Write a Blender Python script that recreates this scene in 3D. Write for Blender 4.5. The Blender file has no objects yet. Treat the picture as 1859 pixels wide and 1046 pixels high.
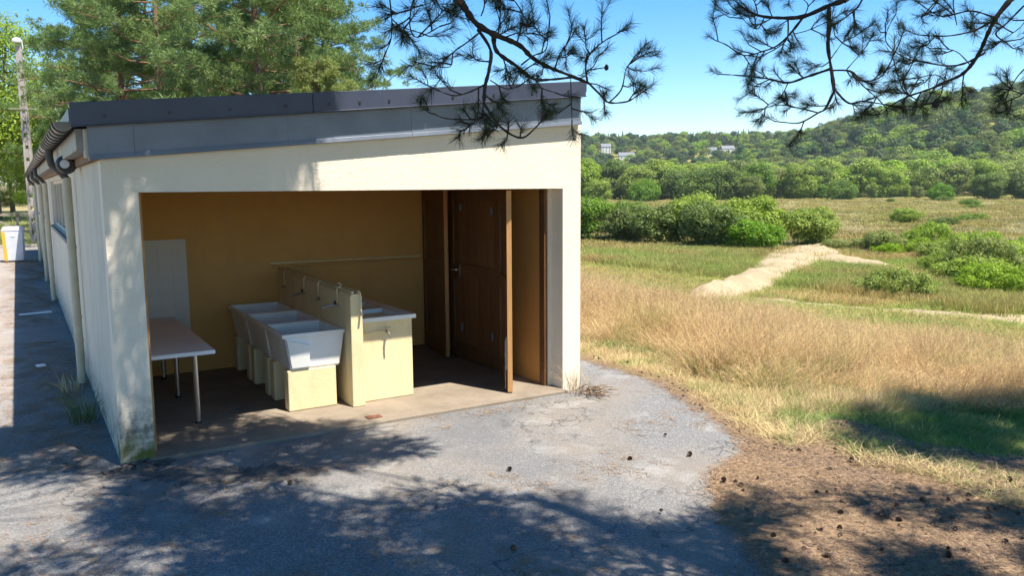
import bpy, math, random
import numpy as np
from mathutils import Vector, Matrix
R=random.Random(7); rng=np.random.default_rng(7)
sc=bpy.context.scene; col=sc.collection

# ------------------------------------------------------------ camera, sky, sun, exposure
CAM=np.array([-.5541,-6.8298,2.15]); YAW,PIT,ROLL,FPX=.5504,.1265,-.0074,1453.2
def cam_axes():
    f=np.array([math.sin(YAW)*math.cos(PIT),math.cos(YAW)*math.cos(PIT),-math.sin(PIT)])
    r=np.array([math.cos(YAW),-math.sin(YAW),0]); u=np.cross(r,f)
    return math.cos(ROLL)*r+math.sin(ROLL)*u, -math.sin(ROLL)*r+math.cos(ROLL)*u, f
cr,cu,cf=cam_axes()
cd=bpy.data.cameras.new('camera'); cam=bpy.data.objects.new('camera',cd); col.objects.link(cam)
cd.sensor_width=36; cd.lens=36*FPX/1859; cd.clip_end=8000; cd.clip_start=.05
cam.matrix_world=Matrix(((cr[0],cu[0],-cf[0],CAM[0]),(cr[1],cu[1],-cf[1],CAM[1]),(cr[2],cu[2],-cf[2],CAM[2]),(0,0,0,1)))
sc.camera=cam
SUN=Vector((.36,-.9,2.125)).normalized()
w=bpy.data.worlds.new('World'); sc.world=w; w.use_nodes=True
nt=w.node_tree; sky=nt.nodes.new('ShaderNodeTexSky'); sky.sky_type='NISHITA'; sky.sun_disc=False
sky.sun_elevation=math.asin(SUN.z); sky.sun_rotation=math.atan2(SUN.x,SUN.y)
sky.altitude=300; sky.air_density=1.0; sky.dust_density=.15; sky.ozone_density=2.2
hs=nt.nodes.new('ShaderNodeHueSaturation'); hs.inputs['Saturation'].default_value=1.42; nt.links.new(sky.outputs[0],hs.inputs['Color']); nt.links.new(hs.outputs[0],nt.nodes['Background'].inputs[0]); nt.nodes['Background'].inputs[1].default_value=.105
sl=bpy.data.lights.new('sun','SUN'); sl.energy=5; sl.angle=math.radians(.5); sl.color=(1,.94,.84)
so=bpy.data.objects.new('sun',sl); col.objects.link(so); so.rotation_euler=SUN.to_track_quat('Z','Y').to_euler()
vs=sc.view_settings; vs.view_transform='Standard'; vs.look='None'; vs.exposure=1.12; vs.gamma=1; vs.use_curve_mapping=False
sc.cycles.use_denoising=True; sc.cycles.max_bounces=6; sc.cycles.diffuse_bounces=4; sc.cycles.glossy_bounces=2; sc.cycles.transmission_bounces=2; sc.cycles.use_adaptive_sampling=True; sc.cycles.adaptive_threshold=.02; sc.cycles.volume_bounces=0

# ------------------------------------------------------------ helpers
def new_mesh(name,V,F,mat=None,attrs=None,smooth=False):
    """V (n,3); F list of arrays (m,k) or python list of faces"""
    me=bpy.data.meshes.new(name)
    V=np.asarray(V,np.float32)
    if isinstance(F,np.ndarray): F=[F]
    if len(F) and isinstance(F[0],np.ndarray):
        nl=sum(f.size for f in F); npoly=sum(len(f) for f in F)
        me.vertices.add(len(V)); me.vertices.foreach_set('co',V.ravel())
        me.loops.add(nl); me.loops.foreach_set('vertex_index',np.concatenate([f.ravel() for f in F]).astype(np.int32))
        tot=np.concatenate([np.full(len(f),f.shape[1]) for f in F]).astype(np.int32)
        st=np.concatenate([[0],np.cumsum(tot)[:-1]]).astype(np.int32)
        me.polygons.add(npoly); me.polygons.foreach_set('loop_start',st); me.polygons.foreach_set('loop_total',tot)
        me.update(calc_edges=True)
    else:
        me.from_pydata([tuple(map(float,v)) for v in V],[],[tuple(f) for f in F]); me.update()
    if smooth: me.polygons.foreach_set('use_smooth',np.ones(len(me.polygons),bool))
    if attrs:
        for k,a in attrs.items():
            at=me.attributes.new(k,'FLOAT','POINT'); at.data.foreach_set('value',np.asarray(a,np.float32))
    if mat: me.materials.append(mat)
    return me
def link(name,me,parent=None,loc=None,rotz=None):
    o=bpy.data.objects.new(name,me); col.objects.link(o)
    if parent: o.parent=parent
    if loc is not None: o.location=tuple(map(float,loc))
    if rotz is not None: o.rotation_euler=(0,0,rotz)
    return o
def tag(o,label=None,cat=None,group=None,kind=None):
    for k,v in (('label',label),('category',cat),('group',group),('kind',kind)):
        if v: o[k]=v
    return o
def empty(name,loc,label,cat,group=None,rotz=0):
    o=bpy.data.objects.new(name,None); col.objects.link(o); o.location=tuple(map(float,loc)); o.rotation_euler=(0,0,rotz)
    o.empty_display_size=.1
    return tag(o,label,cat,group)
class B:
    def __init__(s): s.V=[]; s.F=[]
    def add(s,V,F):
        n=len(s.V); s.V+= [tuple(v) for v in V]; s.F+=[tuple(i+n for i in f) for f in F]; return s
    def box(s,x0,x1,y0,y1,z0,z1): return s.hexa([(x0,y0,z0),(x1,y0,z0),(x1,y1,z0),(x0,y1,z0),(x0,y0,z1),(x1,y0,z1),(x1,y1,z1),(x0,y1,z1)])
    def hexa(s,v): return s.add(v,[(3,2,1,0),(4,5,6,7),(0,1,5,4),(1,2,6,5),(2,3,7,6),(3,0,4,7)])
    def tube(s,path,rad,n=10,cap=True):
        path=[Vector(q) for q in path]; 
        if not hasattr(rad,'__len__'): rad=[rad]*len(path)
        V=[];F=[]; prev=None
        for i,q in enumerate(path):
            d=(path[min(i+1,len(path)-1)]-path[max(i-1,0)]).normalized()
            if prev is None: a=d.orthogonal().normalized()
            else: a=(prev-d*prev.dot(d)); a=a.normalized() if a.length>1e-6 else d.orthogonal().normalized()
            prev=a; b=d.cross(a)
            for k in range(n):
                t=2*math.pi*k/n; V.append(q+(a*math.cos(t)+b*math.sin(t))*rad[i])
        for i in range(len(path)-1):
            for k in range(n): F.append((i*n+k,i*n+(k+1)%n,(i+1)*n+(k+1)%n,(i+1)*n+k))
        if cap: F.append(tuple(range(n-1,-1,-1))); F.append(tuple((len(path)-1)*n+k for k in range(n)))
        return s.add(V,F)
    def lathe(s,c,prof,n=16):
        V=[];F=[]
        for r,z in prof:
            for k in range(n): t=2*math.pi*k/n; V.append((c[0]+r*math.cos(t),c[1]+r*math.sin(t),c[2]+z))
        for i in range(len(prof)-1):
            for k in range(n): F.append((i*n+k,i*n+(k+1)%n,(i+1)*n+(k+1)%n,(i+1)*n+k))
        F.append(tuple(range(n-1,-1,-1))); F.append(tuple((len(prof)-1)*n+k for k in range(n)))
        return s.add(V,F)
    def mesh(s,name,mat): return new_mesh(name,s.V,s.F,mat)
    def build(s,name,mat,parent=None,bevel=0,smooth=False,loc=None,rotz=None):
        me=s.mesh(name,mat)
        if smooth: me.polygons.foreach_set('use_smooth',np.ones(len(me.polygons),bool)); 
        o=link(name,me,parent,loc,rotz)
        if bevel:
            m=o.modifiers.new('bevel','BEVEL'); m.width=bevel; m.segments=2; m.limit_method='ANGLE'
        if smooth:
            try: me.set_sharp_from_angle(angle=math.radians(40))
            except Exception: pass
        return o
def box(x0,x1,y0,y1,z0,z1): return B().box(x0,x1,y0,y1,z0,z1)
def copy_tree(o,parent=None):
    c=o.copy(); col.objects.link(c); c.parent=parent
    for ch in o.children: copy_tree(ch,c)
    return c

# ------------------------------------------------------------ materials
def lin(*c): return (*c,1)
class N:
    """small node builder"""
    def __init__(s,name):
        s.m=bpy.data.materials.new(name); s.m.use_nodes=True; s.t=s.m.node_tree
        s.p=s.t.nodes['Principled BSDF']; s.out=s.t.nodes['Material Output']
        s.geo=s.t.nodes.new('ShaderNodeNewGeometry'); s.tc=s.t.nodes.new('ShaderNodeTexCoord'); s.pos=s.geo.outputs['Position']
    def ln(s,a,b): s.t.links.new(a,b)
    def val(s,sock,v):
        if isinstance(v,bpy.types.NodeSocket): s.ln(v,sock)
        else: sock.default_value=v
    def noise(s,scale,detail=4,rough=.55,vec=None,sx=None,dist=0):
        n=s.t.nodes.new('ShaderNodeTexNoise'); n.inputs['Scale'].default_value=scale; n.inputs['Detail'].default_value=detail; n.inputs['Roughness'].default_value=rough; n.inputs['Distortion'].default_value=dist
        v=vec or s.pos
        if sx:
            mp=s.t.nodes.new('ShaderNodeMapping'); s.ln(v,mp.inputs[0]); mp.inputs['Scale'].default_value=sx; v=mp.outputs[0]
        s.ln(v,n.inputs['Vector']); return n.outputs[0]
    def voro(s,scale,vec=None,out='Distance',rand=1):
        n=s.t.nodes.new('ShaderNodeTexVoronoi'); n.inputs['Scale'].default_value=scale; n.inputs['Randomness'].default_value=rand; s.ln(vec or s.pos,n.inputs['Vector']); return n.outputs[out]
    def ramp(s,f,stops):
        n=s.t.nodes.new('ShaderNodeValToRGB'); e=n.color_ramp.elements
        while len(e)<len(stops): e.new(.5)
        for el,(q,c) in zip(e,stops): el.position=q; el.color=(c,c,c,1) if not hasattr(c,'__len__') else lin(*c)
        s.ln(f,n.inputs[0]); return n.outputs[0]
    def mix(s,f,a,b,mode='MIX'):
        n=s.t.nodes.new('ShaderNodeMix'); n.data_type='RGBA'; n.blend_type=mode
        s.val(n.inputs[0],f)
        for i,c in ((6,a),(7,b)): s.val(n.inputs[i],lin(*c) if isinstance(c,tuple) and len(c)==3 else c)
        return n.outputs[2]
    def math(s,op,a,b=0.,clamp=False):
        n=s.t.nodes.new('ShaderNodeMath'); n.operation=op; n.use_clamp=clamp; s.val(n.inputs[0],a); s.val(n.inputs[1],b); return n.outputs[0]
    def maprange(s,v,a,b,c=0.,d=1.):
        n=s.t.nodes.new('ShaderNodeMapRange'); s.val(n.inputs[0],v)
        for i,q in enumerate((a,b,c,d)): n.inputs[i+1].default_value=q
        n.interpolation_type='SMOOTHSTEP'; return n.outputs[0]
    def sep(s,v=None):
        n=s.t.nodes.new('ShaderNodeSeparateXYZ'); s.ln(v or s.pos,n.inputs[0]); return n.outputs
    def attr(s,name):
        n=s.t.nodes.new('ShaderNodeAttribute'); n.attribute_name=name; return n.outputs['Fac']
    def rand(s): return s.t.nodes.new('ShaderNodeObjectInfo').outputs['Random']
    def hsv(s,c,h=.5,sat=1.,v=1.):
        n=s.t.nodes.new('ShaderNodeHueSaturation'); s.val(n.inputs[0],h); s.val(n.inputs[1],sat); s.val(n.inputs[2],v); s.val(n.inputs[4],c); return n.outputs[0]
    def bump(s,h,strength=.3,dist=.01,norm=None):
        n=s.t.nodes.new('ShaderNodeBump'); n.inputs['Strength'].default_value=strength; n.inputs['Distance'].default_value=dist; s.ln(h,n.inputs['Height'])
        if norm: s.ln(norm,n.inputs['Normal'])
        return n.outputs[0]
    def done(s,c,rough=.85,normal=None,metal=0.,spec=.3):
        s.val(s.p.inputs['Base Color'],lin(*c) if isinstance(c,tuple) and len(c)==3 else c)
        s.val(s.p.inputs['Roughness'],rough); s.p.inputs['Metallic'].default_value=metal
        s.p.inputs['Specular IOR Level'].default_value=spec
        if normal: s.ln(normal,s.p.inputs['Normal'])
        return s.m
    def leafy(s,c,trans=.35,rough=.55,tcol=None,spec=.25):
        """principled mixed with translucent"""
        s.done(c,rough,spec=spec)
        t=s.t.nodes.new('ShaderNodeBsdfTranslucent'); s.val(t.inputs[0],tcol if tcol is not None else c)
        m=s.t.nodes.new('ShaderNodeMixShader'); m.inputs[0].default_value=trans
        s.ln(s.p.outputs[0],m.inputs[1]); s.ln(t.outputs[0],m.inputs[2]); s.ln(m.outputs[0],s.out.inputs[0]); return s.m
def simple(name,c1,c2=None,scale=8,rough=.8,bump=.15,bscale=60,metal=0,spec=.3,obj=False,bd=.004):
    n=N(name); v=n.tc.outputs['Object'] if obj else None
    c=c1 if c2 is None else n.mix(n.ramp(n.noise(scale,5,.6,v),[(.35,0),(.65,1)]),c1,c2)
    return n.done(c,rough,n.bump(n.noise(bscale,4,.6,v),bump,bd),metal,spec)
M={}
def mk_stucco():
    n=N('stucco_cream'); x,y,z=n.sep()[:3]
    c=n.mix(n.ramp(n.noise(1.3,5,.6),[(.35,0),(.7,1)]),(.80,.71,.57),(.755,.665,.53))
    # rain streaks and soot specks
    st=n.ramp(n.noise(9,4,.6,sx=(1,1,.12)),[(.52,0),(.75,1)])
    c=n.mix(n.math('MULTIPLY',st,.10),c,(.42,.37,.28))
    sp=n.ramp(n.noise(38,4,.7,sx=(.45,.45,1)),[(.64,0),(.73,1)])
    c=n.mix(n.math('MULTIPLY',sp,.4),c,(.3,.26,.2))
    # grime and moss at the foot of the left column
    near=n.maprange(x,.55,.2); near2=n.maprange(y,.6,.1); low=n.maprange(z,.75,.1); low2=n.maprange(z,.38,.0)
    mask=n.math('MULTIPLY',n.math('MULTIPLY',near,near2),low)
    g=n.math('MULTIPLY',n.ramp(n.noise(11,6,.7),[(.36,0),(.6,1)]),mask,True)
    c=n.mix(g,c,(.12,.115,.095))
    g2=n.math('MULTIPLY',n.ramp(n.noise(7,5,.65),[(.36,0),(.56,1)]),n.math('MULTIPLY',n.math('MULTIPLY',near,near2),low2),True)
    c=n.mix(g2,c,(.12,.13,.025))
    b=n.noise(60,5,.65,sx=(.45,.45,1.2)); b2=n.noise(14,3,.5,sx=(.6,.6,1.4))
    return n.done(c,.92,n.bump(n.math('ADD',b,n.math('MULTIPLY',b2,.7)),.5,.009))
M['stucco']=mk_stucco()
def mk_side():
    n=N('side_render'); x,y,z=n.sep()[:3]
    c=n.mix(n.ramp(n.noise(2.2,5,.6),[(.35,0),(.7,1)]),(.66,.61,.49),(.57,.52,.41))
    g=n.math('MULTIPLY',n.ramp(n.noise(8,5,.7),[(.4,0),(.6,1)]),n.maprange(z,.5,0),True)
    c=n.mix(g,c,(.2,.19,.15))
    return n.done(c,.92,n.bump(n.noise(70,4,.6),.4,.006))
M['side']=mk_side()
def mk_ochre(name,c1,c2):
    n=N(name); c=n.mix(n.ramp(n.noise(1.8,5,.6),[(.3,0),(.7,1)]),c1,c2)
    sp=n.ramp(n.noise(30,4,.7),[(.66,0),(.74,1)]); c=n.mix(n.math('MULTIPLY',sp,.35),c,(.3,.2,.08))
    return n.done(n.mix(n.math('MULTIPLY',n.ramp(n.noise(4,6,.7,sx=(1,1,.35)),[(.5,0),(.72,1)]),.3),c,(.36,.25,.12)),.75,n.bump(n.math('ADD',n.noise(45,4,.6),n.noise(11,4,.6)),.4,.006))
M['ochre']=mk_ochre('ochre_paint',(.64,.36,.115),(.57,.315,.095))
M['yellow']=mk_ochre('pale_yellow_paint',(.76,.62,.36),(.71,.57,.32))
def mk_slab():
    n=N('concrete_slab'); c=n.mix(n.ramp(n.noise(3,6,.65),[(.32,0),(.68,1)]),(.27,.22,.165),(.185,.15,.112))
    c=n.mix(n.ramp(n.noise(14,5,.7),[(.58,0),(.72,.6)]),c,(.12,.092,.066))
    return n.done(c,.88,n.bump(n.noise(50,5,.6),.4,.006))
M['slab']=mk_slab()
def mk_wood(name,a,b,obj=True):
    n=N(name); v=n.tc.outputs['Object']
    g=n.noise(9,5,.6,v,sx=(6,6,.35),dist=1.2); c=n.mix(n.ramp(g,[(.3,0),(.7,1)]),a,b)
    k=n.ramp(n.voro(2.3,n.t.nodes.new('ShaderNodeMapping').outputs[0] if False else v),[(.02,1),(.06,0)])
    c=n.mix(n.math('MULTIPLY',k,.7),c,(.08,.035,.012))
    c=n.hsv(c,.5,1.,n.math('ADD',.82,n.math('MULTIPLY',n.rand(),.36)))
    return n.done(c,.5,n.bump(g,.25,.003),spec=.4)
M['wood']=mk_wood('varnished_pine',(.20,.092,.036),(.105,.047,.019))
M['wood_edge']=mk_wood('pale_pine_edge',(.50,.27,.10),(.38,.19,.065))
M['timber']=simple('grey_timber',(.33,.29,.24),(.22,.19,.155),6,.85,.3,50)
M['brown_timber']=simple('brown_timber',(.22,.12,.05),(.15,.08,.035),6,.7,.3,50)
M['black_metal']=simple('dark_roof_metal',(.034,.042,.072),(.048,.056,.09),3,.42,.05,30,0,.5)
M['zinc']=simple('zinc_sheet',(.19,.215,.26),(.145,.165,.205),2.5,.45,.1,9,.3,.4)
M['gutter']=simple('aged_zinc_gutter',(.30,.27,.235),(.21,.19,.165),5,.55,.1,40,.3,.4)
M['gutter_dark']=simple('dark_bracket',(.085,.08,.072),None,5,.6,.1)
M['pipe_cream']=simple('cream_painted_pipe',(.55,.50,.36),(.47,.42,.29),7,.6,.1)
M['ceramic']=simple('white_ceramic',(.82,.81,.78),(.74,.72,.67),4,.25,.05,20,0,.5)
M['laminate']=simple('white_laminate',(.88,.88,.87),(.84,.83,.82),3,.65,.03,20,0,.2)
M['chrome']=simple('brushed_steel',(.62,.61,.60),None,5,.28,.02,20,1)
M['brass']=simple('dull_tap_metal',(.35,.30,.24),None,5,.4,.05,20,.8)
M['dark']=simple('dark_interior',(.03,.028,.025))
M['black']=simple('black_plastic',(.02,.02,.022),None,5,.45,.05,20,0,.5)
M['white']=simple('white_paint',(.78,.78,.78),(.7,.7,.7),4,.5,.05,20)
M['glass']=simple('window_glass',(.10,.11,.11),None,5,.08,.0,20,0,.6)
M['tile']=simple('pale_tile',(.58,.54,.47),(.55,.51,.44),5,.45,.03,20,0,.5,obj=True)
M['rust']=simple('rusty_grate',(.25,.10,.06),(.12,.06,.04),20,.8,.3)
M['concrete_pole']=simple('pole_concrete',(.42,.37,.33),(.35,.31,.27),5,.9,.3,40)
M['bin_grey']=simple('bin_white',(.62,.63,.66),(.56,.57,.6),5,.5,.05)
M['bin_yellow']=simple('bin_yellow',(.65,.42,.05),None,5,.5,.05)
def mk_asphalt():
    n=N('old_asphalt'); x,y,z=n.sep()[:3]
    sp=n.voro(95,out='Color'); g=n.ramp(n.t.nodes.new('ShaderNodeSeparateColor').outputs[0],[(0,0),(1,1)]) if False else None
    sc_=n.t.nodes.new('ShaderNodeSeparateColor'); n.ln(sp,sc_.inputs[0])
    f=n.ramp(sc_.outputs[0],[(0,0),(.6,.45),(1,1)])
    c=n.mix(f,(.14,.135,.13),(.32,.31,.295))
    fine=n.noise(160,3,.7); c=n.mix(n.ramp(fine,[(.35,.55),(.6,0)]),c,(.10,.10,.105))
    p1=n.ramp(n.noise(.75,6,.62),[(.46,0),(.62,1)]); c=n.mix(n.math('MULTIPLY',p1,.5),c,(.26,.215,.165))      # brown dust
    p2=n.ramp(n.noise(1.6,6,.65),[(.54,0),(.68,1)]); c=n.mix(n.math('MULTIPLY',p2,.4),c,(.40,.385,.36))       # worn pale
    p3=n.ramp(n.noise(.5,5,.6,sx=(1,1,1)),[(.52,0),(.66,1)]); c=n.mix(n.math('MULTIPLY',p3,.4),c,(.115,.115,.125))
    lt=n.math('MULTIPLY',n.maprange(x,-.2,-1.1),n.maprange(y,1.,4.)); c=n.mix(n.math('MULTIPLY',lt,.5),c,(.42,.35,.30))
    wv=n.t.nodes.new('ShaderNodeVectorMath'); wv.operation='ADD'; nn=n.t.nodes.new('ShaderNodeTexNoise'); nn.inputs['Scale'].default_value=3.; nn.inputs['Detail'].default_value=5; n.ln(n.pos,nn.inputs['Vector']); n.ln(n.pos,wv.inputs[0]); n.ln(nn.outputs[1],wv.inputs[1])
    vv=n.t.nodes.new('ShaderNodeTexVoronoi'); vv.feature='DISTANCE_TO_EDGE'; vv.inputs['Scale'].default_value=.55; n.ln(wv.outputs[0],vv.inputs['Vector'])
    ck=n.math('MULTIPLY',n.ramp(vv.outputs[0],[(.002,1),(.008,0)]),n.ramp(n.noise(.8,3,.5),[(.48,0),(.6,1)])); c=n.mix(n.math('MULTIPLY',ck,.7),c,(.05,.048,.045))
    h=n.math('ADD',n.math('MULTIPLY',n.voro(95),-1.),n.math('MULTIPLY',n.noise(5,4,.6),.8))
    return n.done(c,.9,n.bump(h,.8,.008),spec=.2)
M['asphalt']=mk_asphalt()
M['tar']=simple('dark_tar_patch',(.05,.048,.046),(.12,.115,.11),14,.9,.9,45,bd=.012)
def mk_ground():
    n=N('meadow_soil'); x,y,z=n.sep()[:3]
    c=n.mix(n.ramp(n.noise(.9,5,.65),[(.38,0),(.62,1)]),(.40,.315,.165),(.33,.25,.12))
    c=n.mix(n.ramp(n.noise(22,4,.7),[(.4,0),(.68,.6)]),c,(.17,.12,.055))
    g=n.ramp(n.noise(.35,5,.6),[(.45,0),(.6,1)]); c=n.mix(n.math('MULTIPLY',g,.6),c,(.13,.16,.045))
    far=n.maprange(x,10,26); m=n.ramp(n.noise(.055,6,.62,sx=(1,1,1)),[(.42,0),(.68,1)])
    cf_=n.mix(m,(.19,.215,.048),(.38,.285,.12)); cf_=n.mix(n.ramp(n.noise(.6,5,.7),[(.35,0),(.7,.5)]),cf_,(.09,.10,.03))
    c=n.mix(far,c,cf_)
    return n.done(c,.95,n.bump(n.noise(30,5,.7),.8,.02),spec=.1)
M['ground']=mk_ground()
def mk_litter():
    n=N('pine_needle_litter'); c=n.mix(n.ramp(n.noise(5,6,.7),[(.32,0),(.66,1)]),(.31,.21,.13),(.22,.14,.085))
    st=n.noise(60,4,.7,sx=(1,.35,1)); c=n.mix(n.ramp(st,[(.42,0),(.68,.75)]),c,(.09,.055,.034))
    c=n.mix(n.ramp(n.noise(2.2,4,.6),[(.5,0),(.7,.6)]),c,(.34,.25,.15))
    return n.done(c,.95,n.bump(n.noise(70,4,.7),.9,.012),spec=.1)
M['litter']=mk_litter()
def mk_sand():
    n=N('sandy_track'); c=n.mix(n.ramp(n.noise(.5,6,.65),[(.35,0),(.65,1)]),(.41,.32,.20),(.31,.235,.14))
    c=n.mix(n.ramp(n.noise(2.5,5,.7),[(.5,0),(.7,.6)]),c,(.24,.19,.10))
    return n.done(c,.95,n.bump(n.noise(3,6,.7),.8,.1),spec=.1)
M['sand']=mk_sand()
def mk_grass(name,base,tip,alt,patch=.6,green=None,tr=.3):
    n=N(name); t=n.attr('t'); c=n.mix(n.ramp(t,[(.05,0),(.6,1)]),base,tip)
    pa=n.ramp(n.noise(patch,4,.6),[(.42,0),(.6,1)]); c=n.mix(n.math('MULTIPLY',pa,.65),c,alt)
    if green: 
        g=n.ramp(n.noise(patch*1.7,4,.6,sx=(1,1.3,1)),[(.52,0),(.66,1)]); c=n.mix(n.math('MULTIPLY',g,.7),c,green)
    c=n.hsv(c,n.math('ADD',.485,n.math('MULTIPLY',n.rand(),.03)),1.,n.math('ADD',.7,n.math('MULTIPLY',n.rand(),.6)))
    return n.leafy(c,tr,.6,spec=.15)
M['tallgrass']=mk_grass('dry_tall_grass',(.22,.23,.06),(.60,.415,.215),(.66,.49,.26),.5,(.33,.34,.11))
M['straw']=mk_grass('short_straw',(.40,.30,.14),(.62,.49,.26),(.56,.43,.22),.9,(.22,.27,.07))
M['greengrass']=mk_grass('short_green_grass',(.09,.17,.035),(.15,.27,.055),(.26,.28,.09),.7,(.10,.22,.04))
M['reed']=mk_grass('valley_grass',(.19,.25,.045),(.46,.34,.13),(.30,.36,.08),.09,(.22,.34,.06))
M['farmeadow']=mk_grass('far_meadow_grass',(.19,.22,.05),(.38,.28,.10),(.25,.28,.07),.06,(.58,.47,.27))
def mk_leaf(name,c1,c2,tc,v=.5,ns=.9):
    n=N(name); c=n.mix(n.ramp(n.noise(ns,3,.6),[(.35,0),(.65,1)]),c1,c2)
    r=n.rand(); c=n.hsv(c,n.math('ADD',.458,n.math('MULTIPLY',r,.042)),n.math('ADD',.85,n.math('MULTIPLY',r,.3)),n.math('ADD',1-v/2,n.math('MULTIPLY',r,v)))
    return n.leafy(c,.28,.5,n.mix(.6,c,tc))
M['leaf']=mk_leaf('broad_leaf',(.075,.16,.02),(.14,.24,.035),(.27,.40,.04))
M['leaf_bright']=mk_leaf('bright_broad_leaf',(.15,.25,.03),(.22,.32,.045),(.38,.50,.06))
M['leaf_far']=mk_leaf('far_wood_leaf',(.12,.20,.035),(.23,.31,.055),(.38,.48,.08),1.0,.12)
M['leaf_dark']=mk_leaf('dark_wood_leaf',(.05,.10,.028),(.075,.135,.035),(.13,.19,.04),.6,.12)
M['pine']=mk_leaf('pine_needles',(.105,.18,.06),(.18,.265,.09),(.26,.35,.10),.4,.6)
M['pine_yellow']=mk_leaf('young_pine_needles',(.19,.27,.075),(.26,.33,.09),(.35,.43,.1),.3,.6)
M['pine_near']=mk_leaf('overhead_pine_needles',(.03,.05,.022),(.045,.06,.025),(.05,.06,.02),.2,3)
M['bark']=simple('grey_bark',(.16,.12,.09),(.09,.07,.055),4,.95,.8,20,bd=.02)
def mk_pbark():
    n=N('scots_pine_bark'); z=n.sep(n.tc.outputs['Object'])[2]
    c=n.mix(n.maprange(z,2.5,6.),(.13,.10,.085),(.25,.135,.08)); c=n.mix(n.ramp(n.noise(9,5,.7,n.tc.outputs['Object'],sx=(1,1,.4)),[(.4,0),(.65,.6)]),c,(.07,.05,.04))
    return n.done(c,.95,n.bump(n.noise(16,4,.7,n.tc.outputs['Object'],sx=(1,1,.4)),.8,.02))
M['pbark']=mk_pbark()
M['twig']=simple('dark_twig_bark',(.055,.042,.036),(.03,.024,.022),20,.95,.6,60,bd=.003)
M['cone']=simple('pine_cone_scales',(.20,.135,.09),(.10,.066,.045),30,.9,.4,60,obj=True)
M['needle']=simple('fallen_needle',(.38,.26,.155),(.2,.125,.07),40,.8,0)
M['roof_slate']=simple('far_slate_roof',(.16,.165,.18),(.2,.2,.21),1,.8,.1)
M['house_white']=simple('far_house_render',(.68,.65,.58),(.6,.57,.5),1,.9,.1)

# ------------------------------------------------------------ terrain
FX,FY=math.sin(YAW),math.cos(YAW)
def sst(a,b,x): t=np.clip((x-a)/(b-a),0,1); return t*t*(3-2*t)
def terrain(x,y):
    x=np.asarray(x,float); y=np.asarray(y,float)
    u=np.maximum(x-5.0,0); z=-.045-4.4*(1-np.exp(-(u/20)**1.25))
    dx,dy=x-CAM[0],y-CAM[1]; s=dx*FX+dy*FY; l=dx*FY-dy*FX
    z=z+70*np.exp(-.5*(np.abs((l-563)/243)**4.5+((s-700)/140)**2))+62*sst(600,1150,s)*sst(-700,-100,l)
    return z
def sl2w(s,l): return CAM[0]+s*FX+l*FY, CAM[1]+s*FY-l*FX      # metres ahead of the camera, metres to its right
na=240; rad=np.concatenate([[0],np.geomspace(.8,3200,150)]); A=np.linspace(0,2*math.pi,na,endpoint=False)
gx=4+np.outer(rad[1:],np.cos(A)); gy=np.outer(rad[1:],np.sin(A))
V=np.concatenate([[[4,0,float(terrain(4,0))]],np.stack([gx,gy,terrain(gx,gy)],-1).reshape(-1,3)])
i=np.arange(len(rad)-2)[:,None]; k=np.arange(na)[None]; a=1+i*na+k; b=1+i*na+(k+1)%na
Q=np.stack([a,a+na,b+na,b],-1).reshape(-1,4); T=np.stack([np.zeros(na,int),1+np.arange(na),1+(np.arange(na)+1)%na],-1)
tag(link('ground',new_mesh('ground',V,[Q,T],M['ground'],smooth=True)),kind='structure')

def ragged(poly,step,amp,seed,closed=True):
    """subdivide a polygon outline and roughen it"""
    r=np.random.default_rng(seed); out=[]; n=len(poly)
    for i in range(n):
        a=np.array(poly[i]); b=np.array(poly[(i+1)%n]); m=max(1,int(np.linalg.norm(b-a)/step))
        d=(b-a)/max(np.linalg.norm(b-a),1e-6); nn=np.array([-d[1],d[0]])
        for j in range(m): out.append(a+(b-a)*j/m+nn*r.normal(0,amp))
    return out
def sheet(name,poly,z,th,mat):
    """flat slab from an outline (fan-free: triangulated by bmesh)"""
    import bmesh
    bm=bmesh.new(); vs_=[bm.verts.new((p[0],p[1],z)) for p in poly]; f=bm.faces.new(vs_)
    if f.normal.z<0: f.normal_flip()
    g=bmesh.ops.extrude_face_region(bm,geom=[f]); bmesh.ops.translate(bm,verts=[v for v in g['geom'] if isinstance(v,bmesh.types.BMVert)],vec=(0,0,-th))
    bmesh.ops.triangulate(bm,faces=bm.faces[:]); bmesh.ops.recalc_face_normals(bm,faces=bm.faces[:])
    me=bpy.data.meshes.new(name); bm.to_mesh(me); bm.free(); me.materials.append(mat); return link(name,me)
EDGE=[(5.6,29),(5.5,8),(5.5,3),(5.44,1.27),(5.4,-.28),(4.88,-1.61),(4.5,-2.55),(3.85,-2.75),(3.42,-3.3),(2.98,-4.05),(2.5,-5.2),(2.2,-8),(2,-14)]
_rg=ragged(EDGE+[(-9,-14),(-9,29)],.12,.025,3)
tag(sheet('asphalt_yard',_rg,-.03,.03,M['asphalt']),kind='structure')
tag(sheet('needle_litter_ground',ragged([(3.45,-2.95),(3.9,-2.68),(4.58,-2.6),(4.95,-2.45),(5.15,-2.9),(4.95,-3.45),(5.0,-3.9),(5.6,-4.3),(6.6,-5),(6.5,-8.5),(2.3,-8.5),(2.45,-5.2),(2.9,-4.1),(3.2,-3.5)],.08,.05,5),-.022,.02,M['litter']),kind='structure')
tag(sheet('tar_patch',ragged([(-.35,.35),(-.1,-.05),(.05,-.12),(.28,-.1),(.42,-.32),(.75,-.5),(1.15,-.72),(1.35,-.95),(1.1,-1.05),(.75,-.9),(.35,-.68),(.05,-.35),(-.2,-.15),(-.45,.2)],.03,.03,8),-.026,.004,M['tar']),kind='structure')

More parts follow.
